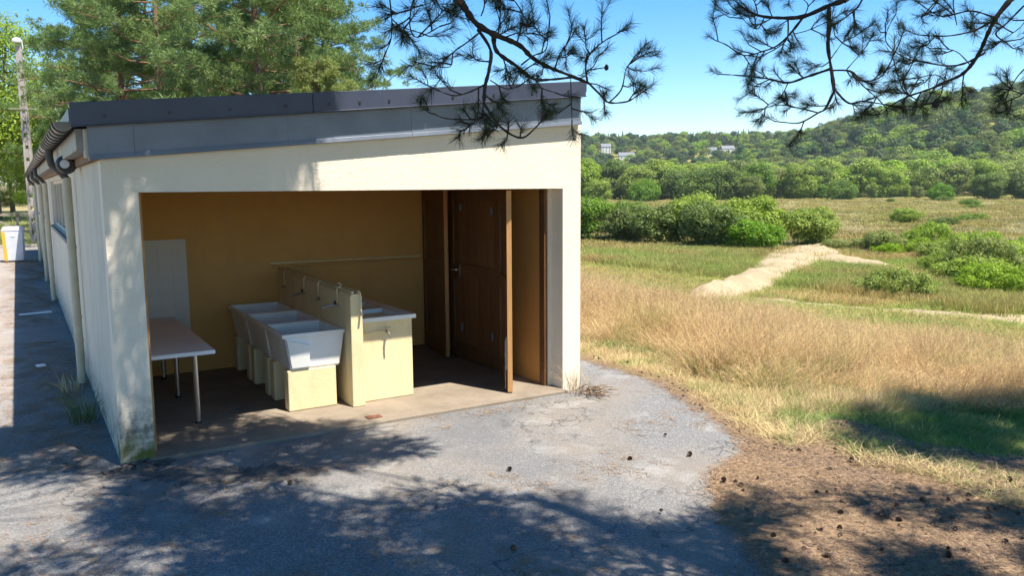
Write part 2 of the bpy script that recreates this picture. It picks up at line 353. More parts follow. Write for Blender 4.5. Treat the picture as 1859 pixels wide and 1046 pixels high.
def vnoise(x,y,sc_,seed):
    r=np.random.default_rng(seed); g=r.random((64,64)); u=(x/sc_)%64; v=(y/sc_)%64; i=u.astype(int);j=v.astype(int); fu=u-i;fv=v-j; fu=fu*fu*(3-2*fu); fv=fv*fv*(3-2*fv)
    return (g[i%64,j%64]*(1-fu)+g[(i+1)%64,j%64]*fu)*(1-fv)+(g[i%64,(j+1)%64]*(1-fu)+g[(i+1)%64,(j+1)%64]*fu)*fv
# sandy tracks in the valley: low banks with a rounded cross-section
def track(name,pts,widths,h,seed):
    r=np.random.default_rng(seed); P=np.array(pts,float); n=len(P); t=np.linspace(0,n-1,n*8)
    X=np.interp(t,range(n),P[:,0]); Y=np.interp(t,range(n),P[:,1]); Wd=np.interp(t,range(n),widths)
    dX,dY=np.gradient(X),np.gradient(Y); L=np.hypot(dX,dY); nx,ny=-dY/L,dX/L
    prof=np.linspace(-1,1,13); V=[]
    for j in range(len(t)):
        for q in prof:
            o=q*Wd[j]/2*(1+r.normal(0,.06)); x,y=X[j]+nx[j]*o,Y[j]+ny[j]*o
            e=min(1,j/8,(len(t)-1-j)/8); V.append((x,y,float(terrain(x,y))-.12+((h+.02)*e+.14)*(1-abs(q)**2.2)*(.8+.4*float(vnoise(np.array([x]),np.array([y]),1.7,90)[0]))-.10*math.exp(-((abs(q)-.35)/.14)**2)*e+r.normal(0,.035)))
    m=len(prof); a=(np.arange(len(t)-1)[:,None]*m+np.arange(m-1)[None]).ravel()
    return tag(link(name,new_mesh(name,V,np.stack([a,a+1,a+m+1,a+m],-1),M['sand'],smooth=True)),kind='structure')
track('sand_bank_path',[(19,13.6),(24,17.3),(31,22),(40,28),(50,34.5),(58,39.5),(64,42.5),(68,44.5),(74,46)],[1.4,2,3,4.4,6.2,8.6,8,4.6,1.5],.7,1)
track('sand_side_path',[(57,38),(54.5,33.5),(53.5,30),(53,27)],[6.5,6,5,3],.7,2)
track('sand_track',[(24,20.5),(27.5,16.2),(30,13.6),(33.5,10.2),(38,6.5),(44,2)],[1.5,3,6,10,11,11],.15,3)

# ------------------------------------------------------------ the wash house
WH=empty('wash_house',(0,0,0),'long cream wash house with open front and dark sloping roof edge','building')
XR,XL0,XR0,ZO=4.49,.25,4.262,2.125
zt=lambda x:2.60+.098*x            # wall top behind the zinc
f=B(); f.box(0,XL0,0,.2,-.25,ZO); f.box(XR0,XR,0,.2,-.25,ZO)
f.hexa([(0,0,ZO),(XR,0,ZO),(XR,.2,ZO),(0,.2,ZO),(0,0,zt(0)),(XR,0,zt(XR)),(XR,.2,zt(XR)),(0,.2,zt(0))])
f.build('front_wall',M['stucco'],WH)
LEN=26.
s=B(); WY0,WY1=5.1,10.6; W2=[(WY0,WY1),(15.5,20.5)]
s.box(.003,.2,.2,LEN,-.25,1.5); s.box(.003,.2,.2,LEN,2.3,2.6)
prev=.2
for a_,b_ in W2: s.box(.003,.2,prev,a_,1.5,2.3); prev=b_
s.box(.003,.2,prev,LEN,1.5,2.3)
s.build('side_wall',M['side'],WH)
box(4.212,XR-.003,.2,LEN,-.25,2.95).build('side_wall',M['stucco'],WH)
box(4.2,4.211,.2,3.06,0,2.44).build('inner_wall_lining',M['ochre'],WH)
box(.2,4.21,3.06,3.2,0,2.6).build('back_wall',M['ochre'],WH)
box(.2,.212,.2,3.06,0,2.6).build('inner_wall_lining',M['ochre'],WH)
box(.0,XR,LEN-.2,LEN,-.25,2.6).build('end_wall',M['side'],WH)
box(.2,4.21,.2,3.06,2.45,2.5).build('ceiling',M['ochre'],WH)
sb=B(); sb.hexa([(.2,-.045,-.2),(4.27,-.085,-.2),(4.27,3.06,-.2),(.2,3.06,-.2),(.2,-.045,0),(4.27,-.085,0),(4.27,3.06,0),(.2,3.06,0)])
sb.build('floor_slab',M['slab'],WH,bevel=.008)
rb=B(); rl=lambda x:2.665+.098*x
rb.hexa([(-.19,-.085,rl(-.19)),(4.5,-.085,rl(4.5)),(4.5,LEN+.1,rl(4.5)),(-.19,LEN+.1,rl(-.19)),(-.19,-.085,rl(-.19)+.09),(4.5,-.085,rl(4.5)+.09),(4.5,LEN+.1,rl(4.5)+.09),(-.19,LEN+.1,rl(-.19)+.09)])
roof=rb.build('roof',M['black_metal'],WH)
# dark verge trim, three lengths, with screws
xs=[-.185,1.62,2.72,4.47]; zb=lambda x:2.625+.097*x; zh=lambda x:2.795+.0925*x
for i in range(3):
    x0,x1=xs[i]+.002,xs[i+1]-.002; y0=-.118-.002*(i%2); b_=B()
    b_.hexa([(x0,y0,zb(x0)),(x1,y0,zb(x1)),(x1,-.088,zb(x1)),(x0,-.088,zb(x0)),(x0,y0,zh(x0)),(x1,y0,zh(x1)),(x1,-.088,zh(x1)),(x0,-.088,zh(x0))])
    b_.hexa([(x0,y0-.012,zb(x0)-.006),(x1,y0-.012,zb(x1)-.006),(x1,-.09,zb(x1)-.006),(x0,-.09,zb(x0)-.006),(x0,y0-.012,zb(x0)+.004),(x1,y0-.012,zb(x1)+.004),(x1,-.09,zb(x1)+.004),(x0,-.09,zb(x0)+.004)])
    tr=b_.build('verge_trim',M['black_metal'],WH,bevel=.003)
    scr=B().tube([(0,0,0),(0,-.008,0)],.012,8).mesh('screw',M['black'])
    for k in range(4): 
        x=x0+(x1-x0)*(k+.5)/4; link('screw',scr,tr,(x,y0,zb(x)+.06))
# zinc apron with a rolled drip edge
xs=[-.075,.24,1.42,2.55,3.5,4.46]; zb=lambda x:2.378+.0905*x; zh=lambda x:2.68+.097*x
for i in range(5):
    x0,x1=xs[i]+.0003,xs[i+1]-.0003; y0=-.042-.0015*(i%2); b_=B()
    b_.hexa([(x0,y0,zb(x0)+.03),(x1,y0,zb(x1)+.03),(x1,-.004,zb(x1)+.03),(x0,-.004,zb(x0)+.03),(x0,y0,zh(x0)),(x1,y0,zh(x1)),(x1,-.004,zh(x1)),(x0,-.004,zh(x0))])
    b_.hexa([(x0,y0-.026,zb(x0)-.004),(x1,y0-.026,zb(x1)-.004),(x1,-.006,zb(x1)-.004),(x0,-.006,zb(x0)-.004),(x0,y0-.02,zb(x0)+.032),(x1,y0-.02,zb(x1)+.032),(x1,-.006,zb(x1)+.032),(x0,-.006,zb(x0)+.032)])
    b_.build('zinc_panel',M['zinc'],WH,bevel=.002)
# eaves on the long side
box(-.15,-.004,.02,LEN,2.44,2.60).build('eaves_board',M['gutter'],WH,bevel=.004)
box(-.05,-.002,.01,LEN,2.37,2.437).build('wall_plate',M['brown_timber'],WH)
box(-.10,-.004,-.004,.10,2.385,2.60).build('eaves_end_cap',M['side'],WH,bevel=.01)
gc=(-.222,2.645); gb=B(); n=12
for (r_,flip) in ((.066,0),(.059,1)):
    V=[];F=[]
    for yy in (.0,LEN): 
        for k in range(n+1): t=math.pi+math.pi*k/n; V.append((gc[0]+r_*math.cos(t),yy,gc[1]+r_*math.sin(t)))
    for k in range(n): F.append((k,k+1,n+2+k,n+1+k) if not flip else (k+1,k,n+1+k,n+2+k))
    gb.add(V,F)
gut=gb.build('gutter',M['gutter'],WH,smooth=True)
br=B(); V=[];F=[]
for yy in (-.02,.02):
    for k in range(n+1): t=math.pi+math.pi*k/n; V.append((gc[0]+.084*math.cos(t),yy,gc[1]+.084*math.sin(t)))
for k in range(n): F.append((k,k+1,n+2+k,n+1+k))
br.tube([(gc[0]+.071*math.cos(math.pi+math.pi*k/10),0,gc[1]+.071*math.sin(math.pi+math.pi*k/10)) for k in range(11)],.009,6); br.box(gc[0]+.06,-.152,-.012,.012,gc[1]-.008,gc[1]+.008)
brm=br.mesh('gutter_bracket',M['gutter_dark'])
for yy in list(np.arange(.1,3.4,.4))+list(np.arange(4.2,25.5,.9)): link('gutter_bracket',brm,gut,(0,yy,0))
_a=[(gc[0]+.066*math.cos(math.pi+math.pi*k/12),gc[1]+.066*math.sin(math.pi+math.pi*k/12)) for k in range(13)]; B().add([(x,-.004,z) for x,z in _a]+[(x,-.0005,z) for x,z in _a],[tuple(range(13)),tuple(range(25,12,-1))]+[(k,13+k,13+(k+1)%13,(k+1)%13) for k in range(13)]).build('gutter_end',M['gutter'],gut)
for py in (3.25,11.2,15.2,21.5):
    d=B().tube([(-.075,py,2.28),(-.075,py,-.02)],.043,14).build('downpipe',M['pipe_cream'],WH,smooth=True)
    for zc in (.45,.72,1.5): B().tube([(-.075,py,zc),(-.075,py,zc+.035)],.049,14).build('collar',M['pipe_cream'],d)
    B().tube([(gc[0],py,gc[1]-.07),(gc[0],py,2.5),(-.21,py,2.42),(-.12,py,2.33),(-.078,py,2.27),(-.075,py,2.2)],.038,12).build('elbow',M['gutter_dark'],d,smooth=True)
# windows in the long side
for (a_,b_) in W2:
    wf=B(); wf.box(.05,.10,a_+.001,b_-.001,1.5,1.55); wf.box(.05,.10,a_+.001,b_-.001,2.25,2.3)
    m=5
    for k in range(m+1):
        yy=a_+.03+(b_-a_-.06)*k/m; wf.box(.048,.102,yy-.028,yy+.028,1.55,2.25)
    wo=wf.build('window',M['side'],WH)
    for k in range(m):
        y0=a_+.03+(b_-a_-.06)*k/m+.03; y1=a_+.03+(b_-a_-.06)*(k+1)/m-.03
        box(.07,.078,y0,y1,1.552,2.248).build('pane',M['glass'],wo)
    box(-.05,.06,a_-.05,b_+.05,1.45,1.499).build('window_sill',M['timber'],wo,bevel=.006)
# wooden frame posts just inside the opening
box(4.165,4.258,.203,.30,0,2.44).build('frame_post',M['wood'],WH,bevel=.003)
box(.252,.285,.16,.235,0,2.44).build('frame_post',M['wood_edge'],WH,bevel=.003)
box(.29,4.16,.21,.27,2.13,2.2).build('door_track',M['timber'],WH)
# folding door leaves parked along the right wall
def leaf(p0,p1,label,plain=False,handle=False,bolt=False,hinges=()):
    p0=np.array(p0);p1=np.array(p1); wd=float(np.linalg.norm(p1-p0)); h=2.11; t=.052; z0=.012
    ang=math.atan2(*(p1-p0)[::-1]); f=B()
    st=.11
    f.box(0,st,-t/2,t/2,z0,h); f.box(wd-st,wd,-t/2,t/2,z0,h)
    f.box(st,wd-st,-t/2+.001,t/2-.001,z0,z0+.2); f.box(st,wd-st,-t/2+.001,t/2-.001,h-.13,h)
    # middle rail with an arched lower edge
    m0,m1=1.08,1.20; k=10; V=[];F=[]
    for yy in (-t/2+.001,t/2-.001):
        for j in range(k+1):
            x=st+(wd-2*st)*j/k; V.append((x,yy,m0-.09*(1-math.sin(math.pi*j/k)))); V.append((x,yy,m1))
    o=2*(k+1)
    for j in range(k):
        a=2*j; F+=[(a,a+2,a+3,a+1),(o+a,o+a+1,o+a+3,o+a+2),(a,o+a,o+a+2,a+2),(a+1,a+3,o+a+3,o+a+1)]
    f.add(V,F)
    lf=f.build('door_leaf',M['wood'],WH,bevel=.004,loc=(p0[0],p0[1],0),rotz=ang); lf['label']=label
    npl=7; pw=(wd-2*st)/npl
    for (za,zb_) in ((z0+.18,m0),(m1-.02,h-.12)):
        pm=B().box(.003,pw-.003,-.012,.012,0,zb_-za).mesh('plank',M['wood'])
        for j in range(npl): link('plank',pm,lf,(st+pw*j,0,za))
    for (hx,hz,sd) in hinges:
        q=B(); q.box(-.015,.015,-.005,.005,-.04,.04); q.tube([(0,.008*sd,-.045),(0,.008*sd,.045)],.009,8); q.build('hinge',M['zinc'],lf,loc=(hx,sd*(t/2+.006),hz))
    if handle:
        q=B(); q.tube([(0,0,0),(0,.05*handle,0)],.012,8); q.tube([(0,.05*handle,0),(.11,.055*handle,-.005)],.010,8); q.box(-.02,.02,0,.008*handle,-.09,.07)
        q.build('handle',M['chrome'],lf,loc=(wd-.26,handle*t/2,1.13))
    if bolt:
        q=B(); q.box(-.008,.008,-.006,.006,-.1,.25); q.tube([(0,.010,-.3),(0,.010,.22)],.006,8); q.box(-.014,.014,-.008,.016,.05,.075); q.box(-.014,.014,-.008,.016,-.08,-.055); q.build('bolt',M['brass'],lf,loc=(.04,bolt*(t/2+.008),.34))
    e=B().box(-.0025,.0,-t/2+.001,t/2-.001,z0+.002,h-.002).build('edge_band',M['wood_edge'],lf)
    return lf
leaf((3.95,2.07),(4.10,3.01),'varnished plank leaf parked furthest back',hinges=[])
leaf((4.115,1.02),(4.085,2.20),'panelled leaf lying against the right wall',hinges=[(.14,1.87,1),(.14,.40,1),(.86,1.90,1),(.86,.42,1)],handle=1)
leaf((3.695,.145),(4.10,.985),'front leaf standing edge on to the opening',bolt=1)
# two pipes along the back wall
for zc,xa in ((1.235,2.02),(1.19,2.06)):
    pb=B().tube([(xa,3.035,zc),(4.05,3.035,zc-.01)],.013,8).build('wall_pipe',M['yellow'] if zc>1.2 else M['ochre'],WH,smooth=True)
B().box(.212,4.0,3.047,3.059,0,.10).build('skirting',M['ochre'],WH)

# ------------------------------------------------------------ fittings inside
PW=empty('partition_wall',(2.18,.52,0),'pale yellow waist-high dividing wall between the washing sinks','wall')
pw=B(); pts=[(-.065,0),(.065,0),(.06,1.10),(.045,1.125),(-.045,1.125),(-.06,1.10)]
V=[(x,0,z) for x,z in pts]+[(x,2.52,z+.03*(z>1)) for x,z in pts]; k=len(pts)
pw.add(V,[tuple(range(k)),tuple(range(2*k-1,k-1,-1))]+[(i,k+i,k+(i+1)%k,(i+1)%k) for i in range(k)])
pw.build('masonry',M['yellow'],PW,bevel=.008)
for dx in (-.035,.03): B().tube([(dx,.0,1.14),(dx,1.2,1.157),(dx,2.5,1.172)],.012,8).build('supply_pipe',M['yellow'],PW,smooth=True)
def faucet(y,spout=True,side=-1):
    fz=.98; fb=B()
    x=side*.06
    B().tube([(side*.03,y,1.15),(side*.05,y,1.168),(side*.072,y,1.15),(side*.075,y,1.08),(side*.075,y,fz+.02)],.008,8).build('feed_pipe',M['yellow'],PW,smooth=True)
    fb.tube([(side*.055,y,fz),(side*.10,y,fz)],.016,8)
    if spout: fb.tube([(side*.10,y,fz),(side*.14,y,fz+.004),(side*.235,y,fz-.012)],[.014,.015,.012],8)
    else: fb.tube([(side*.10,y,fz),(side*.115,y,fz-.02)],.011,8)
    fo=fb.build('faucet',M['chrome'] if spout else M['brass'],PW,smooth=True)
    if spout: B().tube([(side*.10,y,fz+.012),(side*.10,y,fz+.045)],.012,8).build('valve',M['black'],fo)
for y_,sp in ((.33,True),(.92,False),(1.42,True),(2.2,False)): faucet(y_,sp)
faucet(.62,True,1)
q=B().tube([(.03,.02,1.14),(.035,-.018,1.135),(.037,-.026,1.08),(.037,-.024,.95)],.008,8).build('end_pipe',M['yellow'],PW,smooth=True)
B().tube([(.037,-.024,.955),(.037,-.03,.93),(.037,-.06,.925)],.011,8).build('end_tap',M['brass'],PW)

def trough(y0,y1,label):
    S=empty('trough_sink',(1.8,(y0+y1)/2,0),label,'sink','trough sinks along the dividing wall')
    hx,hy=.312,(y1-y0)/2; z1,z0=.765,.40
    rings=[(hx-.09,hy-.05,z0),(hx-.075,hy-.035,z0+.02),(hx-.03,hy-.015,z1-.045),(hx-.025,hy-.012,z1-.04),(hx,hy-.002,z1-.035),(hx,hy-.002,z1),
           (hx-.035,hy-.034,z1),(hx-.045,hy-.042,z1-.02),(hx-.11,hy-.075,z0+.06),(hx-.13,hy-.09,z0+.045)]
    V=[];F=[]
    for ri,(a,b_,z) in enumerate(rings):
        sx=.03 if ri<3 else (.03 if ri>7 else 0)
        V+=[(-a+(.0),-b_,z),(a+sx*.6,-b_,z),(a+sx*.6,b_,z),(-a,b_,z)]
    for r_ in range(len(rings)-1):
        for c in range(4): F.append((4*r_+c,4*r_+(c+1)%4,4*r_+4+(c+1)%4,4*r_+4+c))
    F.append((3,2,1,0)); e=4*(len(rings)-1); F.append((e,e+1,e+2,e+3))
    bs=B().add(V,F).build('basin',M['ceramic'],S,bevel=.010)
    # moulded side facet at the front
    B().hexa([(-.225,-hy+.014,z0+.025),(-.05,-hy+.014,z0+.025),(-.05,-hy+.06,z0+.025),(-.225,-hy+.06,z0+.025),(-.275,-hy-.012,z1-.05),(-.05,-hy-.012,z1-.12),(-.05,-hy+.05,z1-.12),(-.275,-hy+.05,z1-.05)]).build('front_facet',M['ceramic'],bs,bevel=.006)
    for yy in (-hy+.03,hy-.19): box(-.265,.215,yy,yy+.14,0,z0+.004).build('pier',M['yellow'],S,bevel=.012)
    B().lathe((.05,0,z0+.046),[(.03,0),(.03,.004)],10).build('drain',M['chrome'],S)
    return S
trough(.665,1.385,'front white trough sink, nearest to the opening, on a sunlit yellow pier')
trough(1.40,2.18,'middle of the three white trough sinks along the dividing wall')
trough(2.195,2.99,'rearmost of the three white trough sinks, against the back wall')

DS=empty('double_sink',(2.55,.64,0),'white double sink on a pale yellow masonry base with brass tap','sink')
box(-.30,.27,0,1.5,0,.815).build('masonry_base',M['yellow'],DS,bevel=.01)
t=B(); X0,X1,Y0,Y1,Z0,Z1=-.302,.30,-.035,1.53,.817,.858
bas=[(-.22,.16,.08,.52),(-.22,.16,.60,1.04)]
xs_=[X0,-.22,.16,X1]; ys_=[Y0,.08,.52,.60,1.04,Y1]
for i in range(3):
    for j in range(5):
        if i==1 and j in (1,3): continue
        t.box(xs_[i],xs_[i+1],ys_[j],ys_[j+1],Z0,Z1)
ct=t.build('sink_top',M['ceramic'],DS)
for (a,b_,c,d) in bas:
    V=[(a,c,Z1-.002),(b_,c,Z1-.002),(b_,d,Z1-.002),(a,d,Z1-.002),(a+.05,c+.05,.70),(b_-.05,c+.05,.70),(b_-.05,d-.05,.70),(a+.05,d-.05,.70)]
    B().add(V,[(0,1,5,4),(1,2,6,5),(2,3,7,6),(3,0,4,7),(4,5,6,7)]).build('bowl',M['ceramic'],ct)
    B().lathe(((a+b_)/2,c+.1,.703),[(.022,0),(.022,.004)],10).build('drain',M['black'],ct)
B().tube([(-.30,-.015,.70),(-.12,-.018,.712),(-.02,-.018,.705)],.007,8).build('tap_pipe',M['yellow'],DS)
q=B().tube([(-.02,.005,.705),(-.02,-.075,.705)],.013,8); q.tube([(-.02,-.065,.705),(-.015,-.085,.68),(-.01,-.088,.645)],.011,8); q.tube([(-.02,-.05,.71),(-.02,-.05,.75)],.008,8); q.box(-.05,.01,-.057,-.043,.745,.757)
q.build('tap',M['brass'],DS,smooth=True)

TB=empty('table',(.56,.74,0),'white laminate table on steel tube legs along the left inner wall','table')
box(-.335,.335,0,2.27,.645,.682).build('table_top',M['laminate'],TB,bevel=.004)
for (x,y) in ((.165,.06),(.165,1.15),(.165,2.1),(-.27,.10),(-.27,2.1)):
    L=B().tube([(x,y,.02),(x,y,.643)],.024,14).build('leg',M['chrome'],TB,smooth=True)
    B().tube([(x,y,0),(x,y,.022)],.029,14).build('foot_cap',M['black'],L)
TP=empty('tile_panel',(.84,3.055,.28),'pale tiled splash panel on the ochre back wall behind the table','tile panel')
box(-.235,.235,-.004,.004,0,1.29).build('backing',M['tile'],TP)
tm=B().box(-.0772,.0772,-.006,.002,-.0774,.0774).mesh('tile',M['tile'])
for i in range(3):
    for j in range(8): link('tile',tm,TP,(-.156+.156*i,-.006,.082+.1562*j+.008*0))
tag(box(-.07,.07,-.05,.05,0,.006).add([(-.05,-.03,.007),(.05,-.03,.007),(.05,.03,.007),(-.05,.03,.007)],[(0,1,2,3)]).build('floor_drain',M['rust'],loc=(2.16,.1,.002)),'small rusty floor drain at the edge of the concrete slab','drain')
FL=empty('floodlight',(-.12,2.2,2.39),'round black floodlight with white lens under the eaves','light')
q=B().lathe((0,0,0),[(.03,-.07),(.062,-.06),(.066,.03),(.05,.055)],16); q.build('housing',M['black'],FL,smooth=True).rotation_euler=(math.radians(90),0,math.radians(-4))
q=B().lathe((0,0,0),[(.03,.0),(.03,.006)],16).build('lens',M['white'],FL,loc=(-.012,-.072,.004)); q.rotation_euler=(math.radians(90),0,0)
box(-.012,.012,-.012,.04,.04,.06).build('arm',M['black'],FL); FL.scale=(1.4,1.4,1.4)

# ------------------------------------------------------------ vegetation builders
def unit(v): return v/np.maximum(np.linalg.norm(v,axis=-1,keepdims=True),1e-9)
def rsph(r,n): return unit(r.normal(size=(n,3)))
def leaf_quads(P,Nrm,size,r,aspect=.6):
    """one rhombic leaf face per point, facing roughly along Nrm"""
    n=len(P); t=unit(np.cross(Nrm,rsph(r,n))); b=np.cross(Nrm,t); s=size[:,None] if hasattr(size,'__len__') else size
    V=np.stack([P-t*s*.5,P+b*s*.5*aspect+Nrm*s*.08,P+t*s*.5,P-b*s*.5*aspect+Nrm*s*.08],1).reshape(-1,3)
    return V,np.arange(4*n).reshape(n,4)
def broad_crown(seed,w,h,z0,nl,nleaf,size,flat=1.,low=0.):
    """lobed crown: leaves spread over many lobes inside an ovoid w wide and h tall"""
    r=np.random.default_rng(seed); d=rsph(r,nl); d[:,2]=d[:,2]*(.8 if low else 1)
    rad=r.uniform(.55,1,nl)**.6*r.uniform(.85,1.12,nl)
    C=d*rad[:,None]*np.array([w*.38,w*.38,h*.36])+np.array([0,0,z0+h*.5])
    C[:,2]=np.maximum(C[:,2],z0+.08*h)
    lr=r.uniform(.45,1.,nl)*min(w,h)*(.24 if nl<60 else .2)
    idx=r.integers(0,nl,nleaf); dd=rsph(r,nleaf); dd[:,2]=np.where(r.random(nleaf)<.65,np.abs(dd[:,2]),dd[:,2])
    P=C[idx]+dd*(lr[idx]*r.uniform(.8,1.06,nleaf))[:,None]*np.array([1,1,.8])
    P+=r.normal(0,.008*w,(nleaf,3))+r.normal(0,.05*w,(nleaf,3))*(r.random((nleaf,1))<.08)
    nr=unit(dd*1.0+rsph(r,nleaf)*.7+np.array([0,0,.3]))
    return (*leaf_quads(P,nr,size*r.uniform(.6,1.3,nleaf),r),C)
def limbs(b,r,base,top,rad,targets,k):
    base=np.array(base,float); top=np.array(top,float)
    m=6; ph=r.uniform(0,6,2)
    tr=[base+(top-base)*t+np.array([math.sin(t*4+ph[0])-math.sin(ph[0]),math.sin(t*3+ph[1])-math.sin(ph[1]),0])*.04*np.linalg.norm(top-base)*t for t in np.linspace(0,1,m)]
    b.tube(tr,[rad*(1.25 if i==0 else 1-.75*i/(m-1)) for i in range(m)],8)
    for c in targets[:k]:
        t=r.uniform(.35,.95); a=base+(top-base)*t; j=int(t*(m-1)); a=np.array(tr[j])+(np.array(tr[min(j+1,m-1)])-np.array(tr[j]))*(t*(m-1)-j)
        mid=(a+c)/2+np.array([0,0,.08*np.linalg.norm(c-a)])
        rr=rad*(1-.75*t)*.55; b.tube([a,mid,c],[rr,rr*.6,rr*.2],5,False)
_veg={}
def broad_meshes(key,seed,w,h,z0,nl,nleaf,size,mat,trunk=.12,low=0.):
    if key in _veg: return _veg[key]
    r=np.random.default_rng(seed+99); V,F,C=broad_crown(seed,w,h,z0,nl,nleaf,size,low=low)
    b=B(); limbs(b,r,(0,0,-.4),(0,0,z0+h*.7),trunk,C,14)
    _veg[key]=(b.mesh('trunk',M['bark']),new_mesh('crown',V,F,mat)); return _veg[key]
def plant(name,meshes,x,y,scale,rz,label,cat,group=None,zs=1.,z=None,names=('trunk','crown')):
    o=empty(name,(x,y,float(terrain(x,y)) if z is None else z),label,cat,group,rz); o.scale=(scale,scale,scale*zs)
    for n_,m in zip(names,meshes): link(n_,m,o)
    return o
def puffs(C,rad,k,width,length,r,up=.35):
    """needle sprays: k blades per puff, radiating"""
    n=len(C); idx=np.repeat(np.arange(n),k); d=rsph(r,n*k); d[:,2]+=up; d=unit(d)
    rr=rad[idx]; base=C[idx]+d*(rr*r.uniform(.15,.75,n*k))[:,None]*np.array([1,1,.75]); 
    tip=base+unit(d+rsph(r,n*k)*.55)*(length*r.uniform(.7,1.2,n*k))[:,None]
    wv=unit(np.cross(tip-base,rsph(r,n*k)))*width
    V=np.stack([base-wv*.5,base+wv*.5,tip+wv*.18,tip-wv*.18],1).reshape(-1,3)
    return V,np.arange(4*n*k).reshape(-1,4)
def pine_meshes(key,seed,H,cw,c0,mat,npf=260,k=80,trunk=.19,limbn=34,pr=(.28,.5)):
    """Scots pine: bare lower trunk, whorled limbs, flat needle cushions"""
    if key in _veg: return _veg[key]
    r=np.random.default_rng(seed); b=B()
    ph=r.uniform(0,6,2); ax=lambda z: np.array([.25*math.sin(z*.35+ph[0])-.25*math.sin(ph[0]),.25*math.sin(z*.3+ph[1])-.25*math.sin(ph[1]),z])
    zs=np.linspace(-.3,H,12); b.tube([ax(z) for z in zs],[trunk*(1.15-.95*i/11) for i in range(12)],9)
    C=[];Rd=[]
    for i in range(limbn):
        t=(i+r.random())/limbn; z=H*c0+(H*(1-c0))*t*.97; ln=cw*.5*(1.05-.72*t**1.4)*r.uniform(.55,1.1)
        a=i*2.4+r.normal(0,.4); rise=r.uniform(.0,.45)*ln*(.4+t)
        p0=ax(z); p3=p0+np.array([math.cos(a)*ln,math.sin(a)*ln,rise]); p1=p0+(p3-p0)*.4+np.array([0,0,-.05*ln+r.normal(0,.05)]); p2=p0+(p3-p0)*.75+r.normal(0,.06*ln,3)
        rr=trunk*.32*(1-.6*t); b.tube([p0,p1,p2,p3],[rr,rr*.75,rr*.5,rr*.2],5,False)
        nk=max(3,int(npf/limbn*r.uniform(.7,1.3)*(.5+ln/(cw*.5))))
        for j in range(nk):
            q=r.uniform(.32,1.05); base=p1+(p2-p1)*((q-.32)/.4) if q<.72 else p2+(p3-p2)*((q-.72)/.28)
            c=base+r.normal(0,1,3)*np.array([.2*ln*.7,.2*ln*.7,.16])+np.array([0,0,.14]); C.append(c); Rd.append(r.uniform(*pr))
            if r.random()<.5: b.tube([base,c],[rr*.3,rr*.12],4,False)
    C=np.array(C);Rd=np.array(Rd); V,F=puffs(C,Rd,k,.026,.13,r,.25)
    _veg[key]=(b.mesh('trunk',M['pbark']),new_mesh('crown',V,F,mat)); return _veg[key]

# scatter points -> instances (grass and other uncountable cover, one object each)
def scatter(name,P,meshes,scale,mat=None,tilt=.12,seed=0,zs=None,label=None,cat=None):
    r=np.random.default_rng(seed); n=len(P); me=bpy.data.meshes.new(name); me.vertices.add(n); me.vertices.foreach_set('co',np.asarray(P,np.float32).ravel())
    rot=np.stack([r.normal(0,tilt,n),r.normal(0,tilt,n),r.uniform(0,6.283,n)],-1)
    S=np.stack([scale,scale,scale if zs is None else zs],-1)
    for nm,arr in (('rot',rot),('scl',S)):
        a=me.attributes.new(nm,'FLOAT_VECTOR','POINT'); a.data.foreach_set('vector',arr.astype(np.float32).ravel())
    a=me.attributes.new('pick','INT','POINT'); a.data.foreach_set('value',r.integers(0,len(meshes),n).astype(np.int32))
    o=link(name,me); g=bpy.data.node_groups.new(name,'GeometryNodeTree')
    g.interface.new_socket('Geometry',in_out='INPUT',socket_type='NodeSocketGeometry'); g.interface.new_socket('Geometry',in_out='OUTPUT',socket_type='NodeSocketGeometry')
    gi=g.nodes.new('NodeGroupInput'); go=g.nodes.new('NodeGroupOutput'); iop=g.nodes.new('GeometryNodeInstanceOnPoints')
    jn=g.nodes.new('GeometryNodeJoinGeometry')
    for m in reversed(meshes):
        so_=bpy.data.objects.new(name+'_source',m); oi=g.nodes.new('GeometryNodeObjectInfo'); oi.inputs['Object'].default_value=so_
        gt=g.nodes.new('GeometryNodeGeometryToInstance'); g.links.new(oi.outputs['Geometry'],gt.inputs[0]); g.links.new(gt.outputs[0],jn.inputs[0])
    def na(nm,t):
        q=g.nodes.new('GeometryNodeInputNamedAttribute'); q.data_type=t; q.inputs[0].default_value=nm; return [x for x in q.outputs if x.enabled][0]
    g.links.new(gi.outputs[0],iop.inputs['Points']); g.links.new(jn.outputs[0],iop.inputs['Instance']); iop.inputs['Pick Instance'].default_value=True
    g.links.new(na('pick','INT'),iop.inputs['Instance Index']); g.links.new(na('scl','FLOAT_VECTOR'),iop.inputs['Scale'])
    er=g.nodes.new('FunctionNodeEulerToRotation'); g.links.new(na('rot','FLOAT_VECTOR'),er.inputs[0]); g.links.new(er.outputs[0],iop.inputs['Rotation'])
    g.links.new(iop.outputs[0],go.inputs[0]); md=o.modifiers.new('scatter','NODES'); md.node_group=g
    return tag(o,label,cat,None,'stuff')
